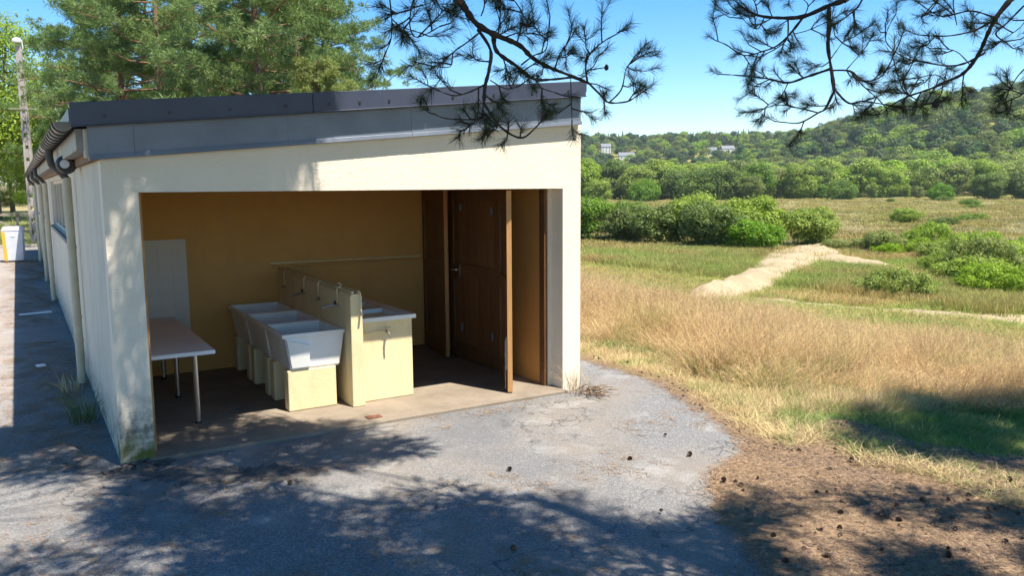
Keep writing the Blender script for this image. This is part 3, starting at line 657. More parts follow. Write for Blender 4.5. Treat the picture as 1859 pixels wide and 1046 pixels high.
def tuft(seed,n,h,spread,width,lean,mat,head=0.,headlen=.14):
    """grass tuft: curved tapering blades, some with a loose seed head"""
    r=np.random.default_rng(seed); V=[];F4=[];F3=[];T=[]
    for i in range(n):
        a=r.uniform(0,6.283); rad=spread*math.sqrt(r.random()); b0=np.array([rad*math.cos(a),rad*math.sin(a),0])
        hh=h*r.uniform(.55,1.1); da=a+r.normal(0,1.2); d=np.array([math.cos(da),math.sin(da),0]); ln=lean*hh*r.uniform(.3,1.3)
        side=np.array([-d[1],d[0],0]); tw=r.uniform(-1,1); side=side*math.cos(tw)+d*math.sin(tw)
        pts=[b0+d*ln*t**2+np.array([0,0,hh*(t-.12*lean*t*t)]) for t in (0,.4,.75,1)]; ishead=r.random()<head
        wds=[width,width*.85,width*.55,0] if not ishead else [width*.5]*3+[width*.3]
        n0=len(V)
        for p_,w_,t in zip(pts,wds,(0,.4,.75,1)):
            V+= [p_-side*w_*.5,p_+side*w_*.5]; T+=[t*.85,t*.85]
        for j in range(3): F4.append((n0+2*j,n0+2*j+1,n0+2*j+3,n0+2*j+2))
        if ishead:
            ax=unit(pts[3]-pts[2]); L=headlen*r.uniform(.7,1.3)
            for j in range(9):
                q=pts[3]-ax*L*(j/9)+r.normal(0,.004,3); dr=unit(ax*1.2+rsph(r,1)[0]); sd=unit(np.cross(dr,rsph(r,1)[0]))*width*.55; e=q+dr*L*.22; n0=len(V)
                V+=[q-sd*.6,q+sd*.6,e+sd*.2]; T+=[1,1,1]; F3.append((n0,n0+1,n0+2))
    Fs=[np.array(F4)]+([np.array(F3)] if F3 else [])
    return new_mesh('tuft',np.array(V),Fs,mat,{'t':T})

# ------------------------------------------------------------ grass
EP=np.array(EDGE)
def edge_dist(x,y):
    """signed distance to the right of the asphalt edge (positive on the grass)"""
    best=np.full(x.shape,1e9); sg=np.zeros(x.shape)
    for a,b_ in zip(EP[:-1],EP[1:]):
        d=b_-a; L2=d@d; t=np.clip(((x-a[0])*d[0]+(y-a[1])*d[1])/L2,0,1); qx,qy=a[0]+t*d[0],a[1]+t*d[1]
        dist=np.hypot(x-qx,y-qy); s_=d[0]*(y-a[1])-d[1]*(x-a[0]); m=dist<best; best=np.where(m,dist,best); sg=np.where(m,np.sign(s_),sg)
    return best*sg
def vnoise(x,y,sc_,seed):
    r=np.random.default_rng(seed); g=r.random((64,64)); u=(x/sc_)%64; v=(y/sc_)%64; i=u.astype(int);j=v.astype(int); fu=u-i;fv=v-j; fu=fu*fu*(3-2*fu); fv=fv*fv*(3-2*fv)
    return (g[i%64,j%64]*(1-fu)+g[(i+1)%64,j%64]*fu)*(1-fv)+(g[i%64,(j+1)%64]*(1-fu)+g[(i+1)%64,(j+1)%64]*fu)*fv
# edge of the tall stand (building coordinates), from the wall out to the right
TE=np.array([(7.0,14),(6.9,4),(6.75,1.9),(6.35,.3),(6.4,-.9),(7.3,-1.35),(8.6,-1.6),(9.6,-2.6),(11,-4),(14,-7)])
def tall_dist(x,y):
    best=np.full(x.shape,1e9); sg=np.zeros(x.shape)
    for a,b_ in zip(TE[:-1],TE[1:]):
        d=b_-a; t=np.clip(((x-a[0])*d[0]+(y-a[1])*d[1])/(d@d),0,1); dist=np.hypot(x-a[0]-t*d[0],y-a[1]-t*d[1]); s_=d[0]*(y-a[1])-d[1]*(x-a[0]); m=dist<best; best=np.where(m,dist,best); sg=np.where(m,np.sign(s_),sg)
    return best*sg
def in_view(x,y,m=.12):
    dx,dy=x-CAM[0],y-CAM[1]; s_=dx*FX+dy*FY; l=dx*FY-dy*FX; return (s_>.5)&(np.abs(l)<s_*(.64+m)+1.5)
def pts(n,x0,x1,y0,y1,seed):
    r=np.random.default_rng(seed); return r.uniform(x0,x1,n),r.uniform(y0,y1,n),r
TALL=[tuft(s_,26,.62,.16,.006,.42,M['tallgrass'],.55) for s_ in range(20,26)]
TALL+=[tuft(s_,9,.86,.2,.0045,.55,M['tallgrass'],1.,.2) for s_ in (26,27,28)]+[tuft(29,40,.5,.13,.008,.5,M['greengrass'],.1,.1)]
x,y,r=pts(56000,5.5,17.5,-7,22,1); td=tall_dist(x,y)+.5*(vnoise(x,y,.8,3)-.5); keep=(td>0)&in_view(x,y)&(x<13.+2.5*vnoise(x,y,3,41)); x,y,td=x[keep],y[keep],td[keep]
hs=np.clip(.5+.5*td/.9,0,1)*(.55+.55*vnoise(x,y,1.1,4)+.35*vnoise(x,y,.35,44))*r.uniform(.75,1.15,len(x))
scatter('tall_grass',np.stack([x,y,terrain(x,y)],-1),TALL,r.uniform(.85,1.25,len(x)),tilt=.10,seed=2,zs=hs,label='tall dry straw-coloured grass with seed heads on the bank',cat='grass')
STRAW=[tuft(s_,16,.13,.09,.005,1.1,M['straw'],.12,.05) for s_ in range(30,34)]
x,y,r=pts(60000,3.4,11,-6,10,5); ed=edge_dist(x,y)+.16*(vnoise(x,y,.35,6)-.5); td=tall_dist(x,y)
shortgreen=(td<.3)&(x-5.2>(-(y+2.6))*-.1)&(y<-1.6)
lit=(x<5.0+.25*(vnoise(x,y,.4,9)-.5))&(y<-2.6)
keep=(ed>.10)&(td<.7)&in_view(x,y)&~lit&~((y<-2.0)&(x>5.5+.5*(vnoise(x,y,.5,12)-.5))&(r.random(len(x))<.9))&(r.random(len(x))<np.clip((ed-.05)/.35,.12,1)); x,y,td,ed=x[keep],y[keep],td[keep],ed[keep]
scatter('straw_grass',np.stack([x,y,terrain(x,y)],-1),STRAW,r.uniform(.8,1.3,len(x)),tilt=.2,seed=3,zs=np.clip(.45+.9*ed,.4,np.where(y<-1.9,.65,1.8))*r.uniform(.6,1.2,len(x)),label='short bleached straw along the asphalt edge',cat='grass')
GREEN=[tuft(s_,22,.14,.10,.006,.9,M['greengrass'],.05,.05) for s_ in range(40,44)]
x,y,r=pts(60000,4.6,13,-7,8,7); td=tall_dist(x,y); nz=vnoise(x,y,.6,11)
zone=np.where((y<-1.9)&(x>5.25+.5*(vnoise(x,y,.5,12)-.5)),1.,np.where(nz>.66,.45,0.))
keep=(zone>r.random(len(x)))&(td<.9)&(edge_dist(x,y)>.45)&in_view(x,y)&~((x<5.0)&(y<-2.4)); x,y,td=x[keep],y[keep],td[keep]
scatter('green_grass',np.stack([x,y,terrain(x,y)],-1),GREEN,r.uniform(.7,1.3,len(x)),tilt=.15,seed=4,zs=r.uniform(.35,.9,len(x))*np.where(td>-.4,1.9,1),label='short green grass in the tree shade beside the needle litter',cat='grass')
# valley grass: bigger tufts the further away
REED=[tuft(s_,34,.8,.5,.022,.35,M['reed'],.3,.2) for s_ in range(50,55)]
r=np.random.default_rng(60); n=26000; s_=16+60*r.random(n)**1.15; l=s_*r.uniform(-.0,.78,n); x,y=sl2w(s_,l); 
def off_sand(x,y):
    ok=np.ones(len(x),bool)
    for P_,wd in (([(24,17.3),(31,22),(40,28),(50,34.5),(58,39.5),(64,42.5),(67,45)],[1.6,2.4,3.4,4.6,6.4,6,3.6]),([(57,38),(54.5,33.5),(53.5,30),(53,27)],[6,5.2,4.2,2.4]),([(24,20.5),(27.5,16.2),(30,13.6),(33.5,10.2),(38,6.5),(44,2)],[1.2,1.8,3.2,5.5,6.4,6.4])):
        P_=np.array(P_,float)
        for i in range(len(P_)-1):
            a,d=P_[i],P_[i+1]-P_[i]; t=np.clip(((x-a[0])*d[0]+(y-a[1])*d[1])/(d@d),0,1); ok&=np.hypot(x-a[0]-t*d[0],y-a[1]-t*d[1])>(wd[i]+(wd[i+1]-wd[i])*t)*.5
    return ok
keep=(off_sand(x,y)|(r.random(len(x))<np.where(x<46,.06,.16)))&(x>13)&((tall_dist(x,y)>3)); x,y,s_=x[keep],y[keep],s_[keep]
scatter('valley_grass',np.stack([x,y,terrain(x,y)],-1),REED,.7+.012*s_,tilt=.1,seed=5,zs=(.55+.35*vnoise(x,y,5,13)+.004*s_)*np.where(x<34,.5,1),label='orange and green rough grass on the valley floor',cat='grass')
FARM=[tuft(s_,40,.55,.9,.05,.4,M['farmeadow'],.2,.2) for s_ in range(56,60)]
r=np.random.default_rng(61); n=20000; s_=70+270*r.random(n)**1.4; l=s_*r.uniform(.05,.78,n); x,y=sl2w(s_,l)
scatter('far_meadow',np.stack([x,y,terrain(x,y)],-1),FARM,1+.006*s_,tilt=.1,seed=6,zs=.6+.8*vnoise(x,y,9,14)**2,label='olive and straw rough meadow in front of the treeline',cat='grass')
# left lawn behind the yard
x,y,r=pts(9000,-9,3,29.3,75,62); scatter('back_lawn',np.stack([x,y,terrain(x,y)],-1),STRAW+GREEN,r.uniform(2,4,len(x)),tilt=.2,seed=7,zs=r.uniform(1,2,len(x)),label='sunny yellow and green lawn beyond the bin',cat='grass')

# ------------------------------------------------------------ valley shrubs
SH=[('shrub%d'%i,70+i,[6.2,5.4,6.8][i],[5.2,4.6,4.4][i],.1,[40,36,44][i],16000,.20) for i in range(3)]
SH.append(('scrubby',77,7,3.2,.0,80,15000,.15))
def shrub(i,x,y,sc_,rz,label,zs=1.,mat='leaf',name='hazel_shrub',group='shrubs in the valley'):
    k,sd,w_,h_,z0,nl,nf,sz=SH[i]; return plant(name,broad_meshes(k+mat,sd,w_,h_,z0,nl,nf,sz,M[mat],.09,1),x,y,sc_,rz,label,'shrub',group,zs,float(terrain(x,y))-.45*sc_)
shrub(0,56,68,1.2,.3,'leafy dark shrub hard against the right corner of the building')
shrub(2,57.5,63.2,1.15,3.3,'second shrub of the valley row counting from the building')
shrub(1,61,67.5,1.3,1.3,'tall shrub standing behind the first two of the valley row')
shrub(2,57.5,57.5,1.25,2.2,'broad dark shrub in the middle of the valley row')
shrub(0,60.5,55,1.3,4.1,'tall bright-topped shrub behind the middle of the row',1.0,'leaf_bright')
shrub(1,57,49.5,1.25,5.0,'big round shrub near the right end of the valley row',1.05)
shrub(2,58,45.2,.95,.9,'last shrub of the row, spilling down beside the sandy bank',.95)
shrub(0,64,51,1.25,2.9,'yellow-green shrub standing behind the right end of the row',1.,'leaf_bright')
shrub(1,68.5,47.2,1.15,3.6,'round lone shrub standing at the head of the sandy bank',1.,'leaf_bright')
shrub(2,64.5,41.2,.5,1.9,'low leafy shrub just right of the sandy bank',.8,'leaf_bright')
rs=random.Random(5)
scr=[(65,36.5),(69,34.5),(75,33),(78,30),(61,27),(67,28.5),(57,23),(62,24),(51,18),(48,19.5),(73,25),(70,22),(62,19),(58,15),(66,39),(70,37.5),(63.5,35),(66,33.5),(63,30.5),(63,29),(68,30),(72,32),(60,24),(59,25.5),(64,26),(70,26.5),(52,23.5),(55,21.5),(60,22),(50,20),(54,18),(47.5,17.5),(44,15.8),(46,14),(49,12.5),(52,15),(41.5,18.5),(36.5,16.8),(57,18),(74,28),(66,22)]
for i,(x,y) in enumerate(scr):
    dark=(i in (33,34,35,36,38)); shrub(3 if i%3 else 1,x,y,rs.uniform(.5,.85)*(.72 if dark else 1.),rs.uniform(0,6),'low round dark bush at the near edge of the scrub' if dark else 'low spreading green bush in the scrub right of the sandy bank',rs.uniform(.95,1.5)*(1 if i%3 else .65),'leaf' if dark else 'leaf_bright','scrub_bush','dark scrub bushes' if dark else 'green scrub bushes')

rf=random.Random(21)
for i in range(16):
    s_=rf.uniform(110,290); x,y=sl2w(s_,s_*rf.uniform(.3,.7)); shrub(3,x,y,rf.uniform(.5,1.1),rf.uniform(0,6),'small green bush dotted on the far meadow',rf.uniform(.6,1.1),rf.choice(['leaf','leaf_bright']),'meadow_bush','bushes dotted over the far meadow')
# ------------------------------------------------------------ treeline and woods
TR=[('tree0',80,15,18,-1.6,70,16000,.52),('tree1',81,13,19,-1.6,64,15000,.5),('tree2',82,17,16,-1.8,74,17000,.54),('tree3',83,10,20,-1.2,52,12000,.5)]
def vtree(i,s_,l,sc_,rz,label,mat='leaf',zs=1.,group='trees in the valley treeline'):
    x,y=sl2w(s_,l); k,sd,w_,h_,z0,nl,nf,sz=TR[i]; return plant('broadleaf_tree',broad_meshes(k+mat,sd,w_,h_,z0,nl,nf,sz,M[mat],.28,1),x,y,sc_,rz,label,'tree',group,zs,float(terrain(x,y))-2.2*sc_)
def px2l(px,s_): return s_*(px-929.5)/FPX
rt=random.Random(11); ROWLAB='leafy broadleaf tree in the dense front row of the valley treeline'
for px in range(1062,1480,24):
    s_=rt.uniform(330,372); vtree(rt.randrange(4),s_,px2l(px+rt.uniform(-8,8),s_),rt.uniform(1.15,1.5),rt.uniform(0,6),ROWLAB,rt.choice(['leaf','leaf','leaf_bright']),rt.uniform(.9,1.1))
for px,s_,sc_,i,mt,lab in ((1170,318,.85,2,'leaf','broad dark tree standing forward of the row, left of centre'),(1085,322,.8,0,'leaf_bright','bright tree standing forward of the row beside the building'),(1360,330,.9,1,'leaf_bright','tall bright tree in front of the right end of the row'),(1525,320,.8,2,'leaf','wide dark tree with rounded crown right of the row'),(1490,345,.52,3,'leaf','small dark tree in the gap right of the row'),(1705,300,.62,2,'leaf','small round dark tree alone on the far meadow'),(1790,305,.92,0,'leaf','large dark tree left of a pair at the right edge'),(1848,300,.95,1,'leaf','large dark tree at the right edge of the view'),(1580,345,.55,3,'leaf_bright','slim young tree left of the meadow gap'),(1640,360,.5,3,'leaf_bright','slim pale tree in the meadow gap'),(1665,350,.45,1,'leaf_bright','small pale tree beside the meadow gap')):
    vtree(i,s_,px2l(px,s_),sc_,rt.uniform(0,6),lab,mt)
BACKLAB='pale green tree of the second row behind the treeline'
for px in range(1500,1900,24):
    s_=rt.uniform(375,425); vtree(rt.choice([1,3,3]),s_,px2l(px+rt.uniform(-9,9),s_),rt.uniform(1.1,1.5),rt.uniform(0,6),BACKLAB,rt.choice(['leaf_bright','leaf_bright','leaf']),1.,'trees of the second row')
def low_crown(seed,w_,h_,nl,nf,sz,mat):
    V,F,C=broad_crown(seed,w_,h_,.5,nl,nf,sz); b=B(); b.tube([(0,0,-1),(0,0,h_*.6)],[.3,.1],5); n0=len(V)
    me=new_mesh('wood_tree',V,F,mat); return me
FW=[low_crown(90+i,[16,14,18][i],[16,18,15][i],[30,26,34][i],3000,.95,M['leaf_far']) for i in range(3)]
FD=[low_crown(94+i,13,[16,18][i],26,2600,.95,M['leaf_dark']) for i in range(2)]
def conifer(seed,h_,w_,mat):
    r=np.random.default_rng(seed); n=900; t=r.random(n)**.7; a=r.uniform(0,6.283,n); rr=w_*.5*(1-t)*r.uniform(.5,1,n)+.1
    P=np.stack([rr*np.cos(a),rr*np.sin(a),h_*(.06+.94*t)],-1); nr=unit(np.stack([np.cos(a),np.sin(a),np.full(n,.8)],-1)+rsph(r,n)*.4); V,F=leaf_quads(P,nr,.8*r.uniform(.6,1.2,n),r); return new_mesh('conifer',V,F,mat)
FC=[conifer(97,16,5.5,M['leaf_dark']),conifer(98,19,6,M['leaf_dark'])]
def wood(name,slist,meshes,sc0,sc1,seed,label):
    r=np.random.default_rng(seed); S,L=slist; x,y=sl2w(S,L); return scatter(name,np.stack([x,y,terrain(x,y)-.3],-1),meshes,r.uniform(sc0,sc1,len(x)),tilt=.04,seed=seed,label=label,cat='wood')
def jgrid(s0,s1,l0f,l1f,step,seed,jit=.45):
    r=np.random.default_rng(seed); S=[];L=[]
    for s_ in np.arange(s0,s1,step):
        ls=np.arange(l0f*s_,l1f*s_,step); S.append(s_+r.uniform(-jit,jit,len(ls))*step); L.append(ls+r.uniform(-jit,jit,len(ls))*step)
    return np.concatenate(S),np.concatenate(L)
wood('valley_wood',jgrid(384,470,.04,.75,11,1),FW,.85,1.15,21,'mass of pale green woodland rising behind the valley treeline')
S,L=jgrid(470,830,.26,.80,14,2); k=terrain(*sl2w(S,L))>-1; wood('hill_wood',(S[k],L[k]),FW+FD+FD,.75,1.35,22,'dense green woodland covering the hill on the right')
S,L=jgrid(470,600,.04,.5,13,3); wood('lower_wood',(S,L),FW+FD,.8,1.2,23,'woodland at the foot of the far ridge')
r=np.random.default_rng(9); S,L=jgrid(600,1250,-.0,.5,15,4); nz=vnoise(S,L,60,31); hx,hy=sl2w(S,L)
HOUSES=[(587,740),(580,694),(686.5,646),(672,655),(628,572)]
hs_,hl_=[],[]
for a,b_ in HOUSES: dx,dy=a-CAM[0],b_-CAM[1]; hs_.append(dx*FX+dy*FY); hl_.append(dx*FY-dy*FX)
clear=np.ones(len(S),bool)
for a,b_ in zip(hs_,hl_): clear&=~((S<a+10)&(S>a-75)&(np.abs(L-b_*S/a)<13))
fld=(S>800)&(S<1010)&(L/S>.285)&(L/S<.325); clear&=~fld
wood('ridge_wood',(S[clear],L[clear]),FW+FD+FD+FC[:1],.7,1.1,24,'bluish far woodland on the ridge with houses among it')
k=(r.random(len(S))<.10)&(S>900)&clear; wood('ridge_conifers',(S[k],L[k]),FC,.8,1.25,25,'scattered pointed conifers standing above the far ridge wood')
S,L=jgrid(700,860,.52,.82,9,6); k=r.random(len(S))<.6; wood('hilltop_conifers',(S[k],L[k]),FC,.55,.8,26,'row of small conifers along the crest of the right hill')
# far houses
def house(x,y,w_,d_,h_,rz,label):
    o=empty('far_house',(x,y,float(terrain(x,y))-1),label,'house','houses on the far ridge',rz)
    box(-w_/2,w_/2,-d_/2,d_/2,0,h_).build('wall',M['house_white'],o)
    B().add([(-w_/2-.4,-d_/2-.4,h_),(w_/2+.4,-d_/2-.4,h_),(w_/2+.4,d_/2+.4,h_),(-w_/2-.4,d_/2+.4,h_),(-w_/2-.4,0,h_+d_*.42),(w_/2+.4,0,h_+d_*.42)],[(0,1,5,4),(2,3,4,5),(1,2,5),(3,0,4),(3,2,1,0)]).build('roof',M['roof_slate'],o)
    for k in range(3):
        for fl in range(max(1,int((h_-1)//2.8))):
            cx=-w_/2+w_*(k+.5)/3; wi=box(cx-.6,cx+.6,-d_/2-.08,-d_/2-.01,1.9+2.8*fl,3.3+2.8*fl).build('window',M['glass'],o)
for (x,y),a in zip(HOUSES,((11,9,10,-.5,'tall white gabled house leftmost on the far ridge'),(17,9,5,-.6,'long low pale house right of the tall gabled one'),(14,9,6,-.5,'pale house under the tall trees on the ridge'),(10,8,6,-.9,'small white house just right of the ridge trees'),(12,8,6,-.7,'white house beside the pale field on the ridge'))): house(x,y,*a)

# ------------------------------------------------------------ pines and trees behind the building (left)
PN=[pine_meshes('pine0',100,13,8.2,.26,M['pine'],920,100,.19,44,(.2,.38)),pine_meshes('pine1',101,14.5,9.2,.28,M['pine'],980,100,.19,46,(.2,.38)),pine_meshes('pine2',102,12,7.6,.2,M['pine'],900,100,.18,44,(.2,.36))]
PY=pine_meshes('pine3',103,8.5,5.6,.16,M['pine_yellow'],520,100,.13,34,(.2,.34))
def pine(i,px,s_,sc_,rz,label,z=0,m=None):
    x,y=sl2w(s_,px2l(px,s_)); return plant('scots_pine',m or PN[i],x,y,sc_,rz,label,'tree','pines behind the wash house')
pine(0,462,27.5,1.0,.4,'grey-trunked pine rising above the middle of the roof')
pine(1,232,37,1.0,2.0,'orange-trunked pine above the left part of the roof')
pine(2,165,44,1.05,3.1,'leftmost slender pine with a loose crown')
pine(1,330,33,.95,4.4,'dense pine between the orange and the grey trunk')
pine(2,565,32,1.0,5.2,'pine right of the grey trunk with drooping pale sprays')
pine(0,605,36,.92,1.1,'rightmost pine, its crown ending against the open sky')
pine(2,400,42,1.2,2.7,'tall pine at the back of the group above the roof')
pine(1,500,46,1.1,.9,'rearmost dark pine filling the gap right of the grey trunk')
pine(0,290,50,1.15,3.9,'distant pine filling the gap left of the grey trunk')
pine(3,205,30.5,.62,1.0,'small yellow-green pine showing low above the left roof edge',m=PY)
pine(3,330,29,.66,4.0,'small pale pine behind the roof left of the grey trunk',m=PY)
pine(3,560,26.5,.78,2.4,'bright young pine behind the roof right of the grey trunk',m=PY)
pine(3,622,29,.74,5.4,'light green young pine low at the right end of the group',m=PY)
def ltree(i,px,s_,sc_,rz,label,mat='leaf_bright',zs=1.):
    x,y=sl2w(s_,px2l(px,s_)); k,sd,w_,h_,z0,nl,nf,sz=[('lt0',120,10,17,-.6,110,34000,.19),('lt1',121,9,15,-.6,100,30000,.19)][i]
    return plant('broadleaf_tree',broad_meshes(k+mat,sd,w_,h_,z0,nl,nf,sz,M[mat],.22,1),x,y,sc_,rz,label,'tree','broadleaf trees left of the wash house',zs)
ltree(0,2,52,1.0,.5,'tall bright broadleaf tree cut by the left edge behind the pole')
ltree(1,78,60,.62,1.5,'shorter green tree directly behind the concrete pole')
ltree(0,-60,72,1.1,2.5,'broadleaf tree beyond the left edge of the lawn','leaf')
ltree(1,30,80,.85,3.5,'dark broadleaf tree at the back of the lawn','leaf')
ltree(0,115,78,.72,4.5,'green tree showing between the pole and the pines','leaf')
ltree(1,150,70,.6,5.5,'low tree behind the gutter at the left end of the roof','leaf')
for i,(px,s_,sc_) in enumerate(((-10,74,.30),(25,76,.27),(60,74,.28),(95,76,.3))): ltree(i%2,px,s_,sc_,i*1.7,'low dark undergrowth bush at the back of the lawn','leaf',.7)

# ------------------------------------------------------------ left background things
def perforated_pole():
    x,y=sl2w(32,px2l(66,32)); o=empty('lamp_post',(x,y,-.05),'ladder-holed concrete lamp post beside the far end of the building','lamp post')
    b=B(); H_=7.75; r0,r1=.17,.10; zs=np.linspace(0,6.2,14)
    wz=lambda z:r0+(r1-r0)*z/H_
    for sx in (-1,1):      # two flanges
        for z0,z1 in zip(zs[:-1],zs[1:]):
            a,b_=wz(z0),wz(z1); xs=sorted((sx*1.0,sx*.45))
            b.hexa([(xs[0]*a,-.09,z0),(xs[1]*a,-.09,z0),(xs[1]*a,.09,z0),(xs[0]*a,.09,z0),(xs[0]*b_,-.09,z1),(xs[1]*b_,-.09,z1),(xs[1]*b_,.09,z1),(xs[0]*b_,.09,z1)])
    for z in zs[:-1]:      # webs between the holes
        a,b_=wz(z+.12)*.46,wz(z+.46)*.46; b.hexa([(-a,-.06,z+.12),(a,-.06,z+.12),(a,.06,z+.12),(-a,.06,z+.12),(-b_,-.06,z+.46),(b_,-.06,z+.46),(b_,.06,z+.46),(-b_,.06,z+.46)])
    a,b_=wz(6.2),wz(H_); b.hexa([(-a,-.09,6.2),(a,-.09,6.2),(a,.09,6.2),(-a,.09,6.2),(-b_,-.07,H_),(b_,-.07,H_),(b_,.07,H_),(-b_,.07,H_)])
    b.build('pole',M['concrete_pole'],o,bevel=.01)
    box(-.5,.5,-.115,-.095,5.33,5.36).build('cross_bar',M['concrete_pole'],o)
    B().tube([(.05,0,H_-.3),(.16,-.02,H_-.1),(.14,-.03,H_+.2),(.02,-.05,H_+.26)],.02,8).build('lamp_arm',M['white'],o)
    B().lathe((-.02,-.06,H_+.12),[(.02,-.02),(.17,0),(.18,.06),(.12,.15),(.03,.19)],16).build('lamp_shade',M['white'],o,smooth=True)
    o.rotation_euler=(0,math.radians(-.4),-YAW*.6); return o
perforated_pole()
o=empty('waste_container',(-.72,22.0,-.03),'white and yellow waste container standing at the far end of the yard','container',None,-.1)
b=B(); b.hexa([(-.24,-.24,.04),(.24,-.24,.04),(.24,.24,.04),(-.24,.24,.04),(-.27,-.27,.95),(.27,-.27,.95),(.27,.27,.95),(-.27,.27,.95)]); b.build('body',M['bin_grey'],o,bevel=.02)
b=B(); b.hexa([(-.29,-.285,.95),(.29,-.285,.95),(.29,.285,.95),(-.29,.285,.95),(-.25,-.24,1.07),(.25,-.24,1.07),(.25,.24,1.07),(-.25,.24,1.07)]); b.build('lid',M['bin_grey'],o,bevel=.02)
B().hexa([(-.262,-.252,.04),(-.17,-.252,.04),(-.17,.2,.04),(-.262,.2,.04),(-.295,-.282,.93),(-.20,-.282,.93),(-.20,.2,.93),(-.295,.2,.93)]).build('side_panel',M['bin_yellow'],o,bevel=.008)
box(-.05,.05,-.275,-.262,.78,.86).build('lock_plate',M['white'],o)
for sx in (-.17,.17): box(sx-.03,sx+.03,-.2,.2,0,.045).build('foot',M['black'],o)
o=empty('wooden_fence',(-.6,37,-.05),'weathered wooden rail fence at the back of the lawn','fence',None,.1)
for i in range(4):
    x=-2.4+1.2*i; box(x-.05,x+.05,-.05,.05,0,1.15).build('post',M['timber'],o)
for i in range(3):
    x=-2.4+1.2*i
    box(x-.1,x+1.3,-.085,-.052,1.02,1.12).build('top_rail',M['timber'],o); box(x+.055,x+1.145,-.04,.0,.25,.33).build('low_rail',M['timber'],o)
    B().hexa([(x+.06,.002,.95),(x+.06,.04,.95),(x+1.14,.04,.38),(x+1.14,.002,.38),(x+.06,.002,1.03),(x+.06,.04,1.03),(x+1.14,.04,.46),(x+1.14,.002,.46)]).build('brace',M['timber'],o)
for i in range(9):
    x=-8+1.0*i; tag(box(x,x+.985,29.05,29.25,-.1,.06+.004*(i%2)).build('kerb_stone',M['concrete_pole'],bevel=.015),kind='structure')

# ------------------------------------------------------------ small growth and litter by the building
WEED=tuft(201,60,.42,.13,.007,1.0,M['greengrass'],.2,.07); w_=tag(link('grass_tuft',WEED,None,(-.16,1.55,-.03)),'dark green grass tuft at the foot of the left side wall','plant')
w_=tag(link('grass_tuft',tuft(202,40,.22,.12,.006,1.2,M['straw'],.2,.05),None,(-.2,2.9,-.03)),'small dry grass tuft beside the first downpipe','plant')
w_=tag(link('dry_weed',tuft(203,46,.34,.12,.006,1.1,M['straw'],.3,.06),None,(4.36,-.16,-.03)),'dry weed sprouting at the foot of the right column','plant')
b=B(); rr=random.Random(3)
for i in range(26):
    a=rr.uniform(0,6.28); d=rr.uniform(.02,.16); p0=np.array([4.40+d*math.cos(a),-.30+d*math.sin(a),-.02+rr.uniform(0,.05)]); a2=rr.gauss(-.9,.7); L_=rr.uniform(.1,.24); p1=p0+np.array([math.cos(a2)*L_,math.sin(a2)*L_,rr.uniform(-.02,.05)]); p1[2]=max(p1[2],-.024)
    b.tube([p0,(p0+p1)/2+np.array([0,0,.02]),p1],[.006,.005,.003],5)
tag(b.build('twig_heap',M['litter']),'heap of brown dead twigs at the foot of the right column','twigs')
b=B()
for i in range(70):
    a=rr.uniform(0,6.28); d=.25*math.sqrt(rr.random()); q=np.array([.1+d*1.1*math.cos(a),-.09+d*.35*math.sin(a),-.025]); s_=rr.uniform(.008,.022)
    b.hexa([tuple(q+np.array([sx*s_*rr.uniform(.6,1.2),sy*s_*rr.uniform(.6,1.2),sz*s_])) for sz in (0,1.2) for sx,sy in ((-1,-1),(1,-1),(1,1),(-1,1))])
tag(b.build('crumbled_gravel',M['tar']),'dark crumbled gravel at the foot of the left column','gravel',kind='stuff')
STK=[((.28,-.33,-.01),.17,.5,'short pale stick on the asphalt below the left column'),((.62,-.33,-.02),.22,.35,'thin pale stick lying by the edge of the slab'),((-.05,-.5,-.02),.12,-.2,'pale wood chip left of the tar patch')]
for q,L_,a,lb in STK: tag(B().tube([(-L_/2,0,.006),(0,.008,.008),(L_/2,0,.006)],[.0025,.0035,.002],6).build('stick',M['timber'],None,loc=q,rotz=a),lb,'stick')
for q,L_,a,lb in [((-.42,9.5,-.028),.5,.2,'pale plank lying in the shade along the side wall'),((-.45,4.5,-.02),.09,.3,'small white scrap on the shaded asphalt by the wall')]: tag(box(-L_/2,L_/2,-.05,.05,0,.02).build('plank_scrap',M['laminate'],None,bevel=.004,loc=q,rotz=a),lb,'scrap')

# pine cones
def cone_mesh(seed):
    r=random.Random(seed); V=[];F=[]; n=7; m=8
    for i in range(m):
        t=i/(m-1); z=.004+.044*t; rad=.019*math.sin(math.pi*(.18+.72*(1-t)))*1.05
        for k in range(n):
            a=2*math.pi*(k+.5*(i%2))/n; c,s_=math.cos(a),math.sin(a); o_=len(V); ro=rad*r.uniform(.9,1.25); rin=rad*.45; wv=rad*.5
            V+=[(c*rin-s_*wv,s_*rin+c*wv,z),(c*rin+s_*wv,s_*rin-c*wv,z),(c*ro+s_*wv*.7,s_*ro-c*wv*.7,z+.005),(c*ro-s_*wv*.7,s_*ro+c*wv*.7,z+.005)]; F.append((o_,o_+1,o_+2,o_+3))
    b=B().add(V,F); b.lathe((0,0,0),[(.006,0),(.011,.012),(.009,.035),(.002,.048)],7); return b.mesh('pine_cone',M['cone'])
CM=[cone_mesh(i) for i in range(3)]
def cone(x,y,z,label,group,sc_=1.):
    c=link('pine_cone',rr.choice(CM),None,(x,y,z+.017*sc_)); c.rotation_euler=(math.radians(90)+rr.gauss(0,.25),rr.uniform(-.3,.3),rr.uniform(0,6.28)); s_=sc_*.7*rr.uniform(.55,1.25); c.scale=(s_,s_,s_); tag(c,label,'pine cone',group)
LL='small dark pine cone lying on the brown needle litter'; n_=0
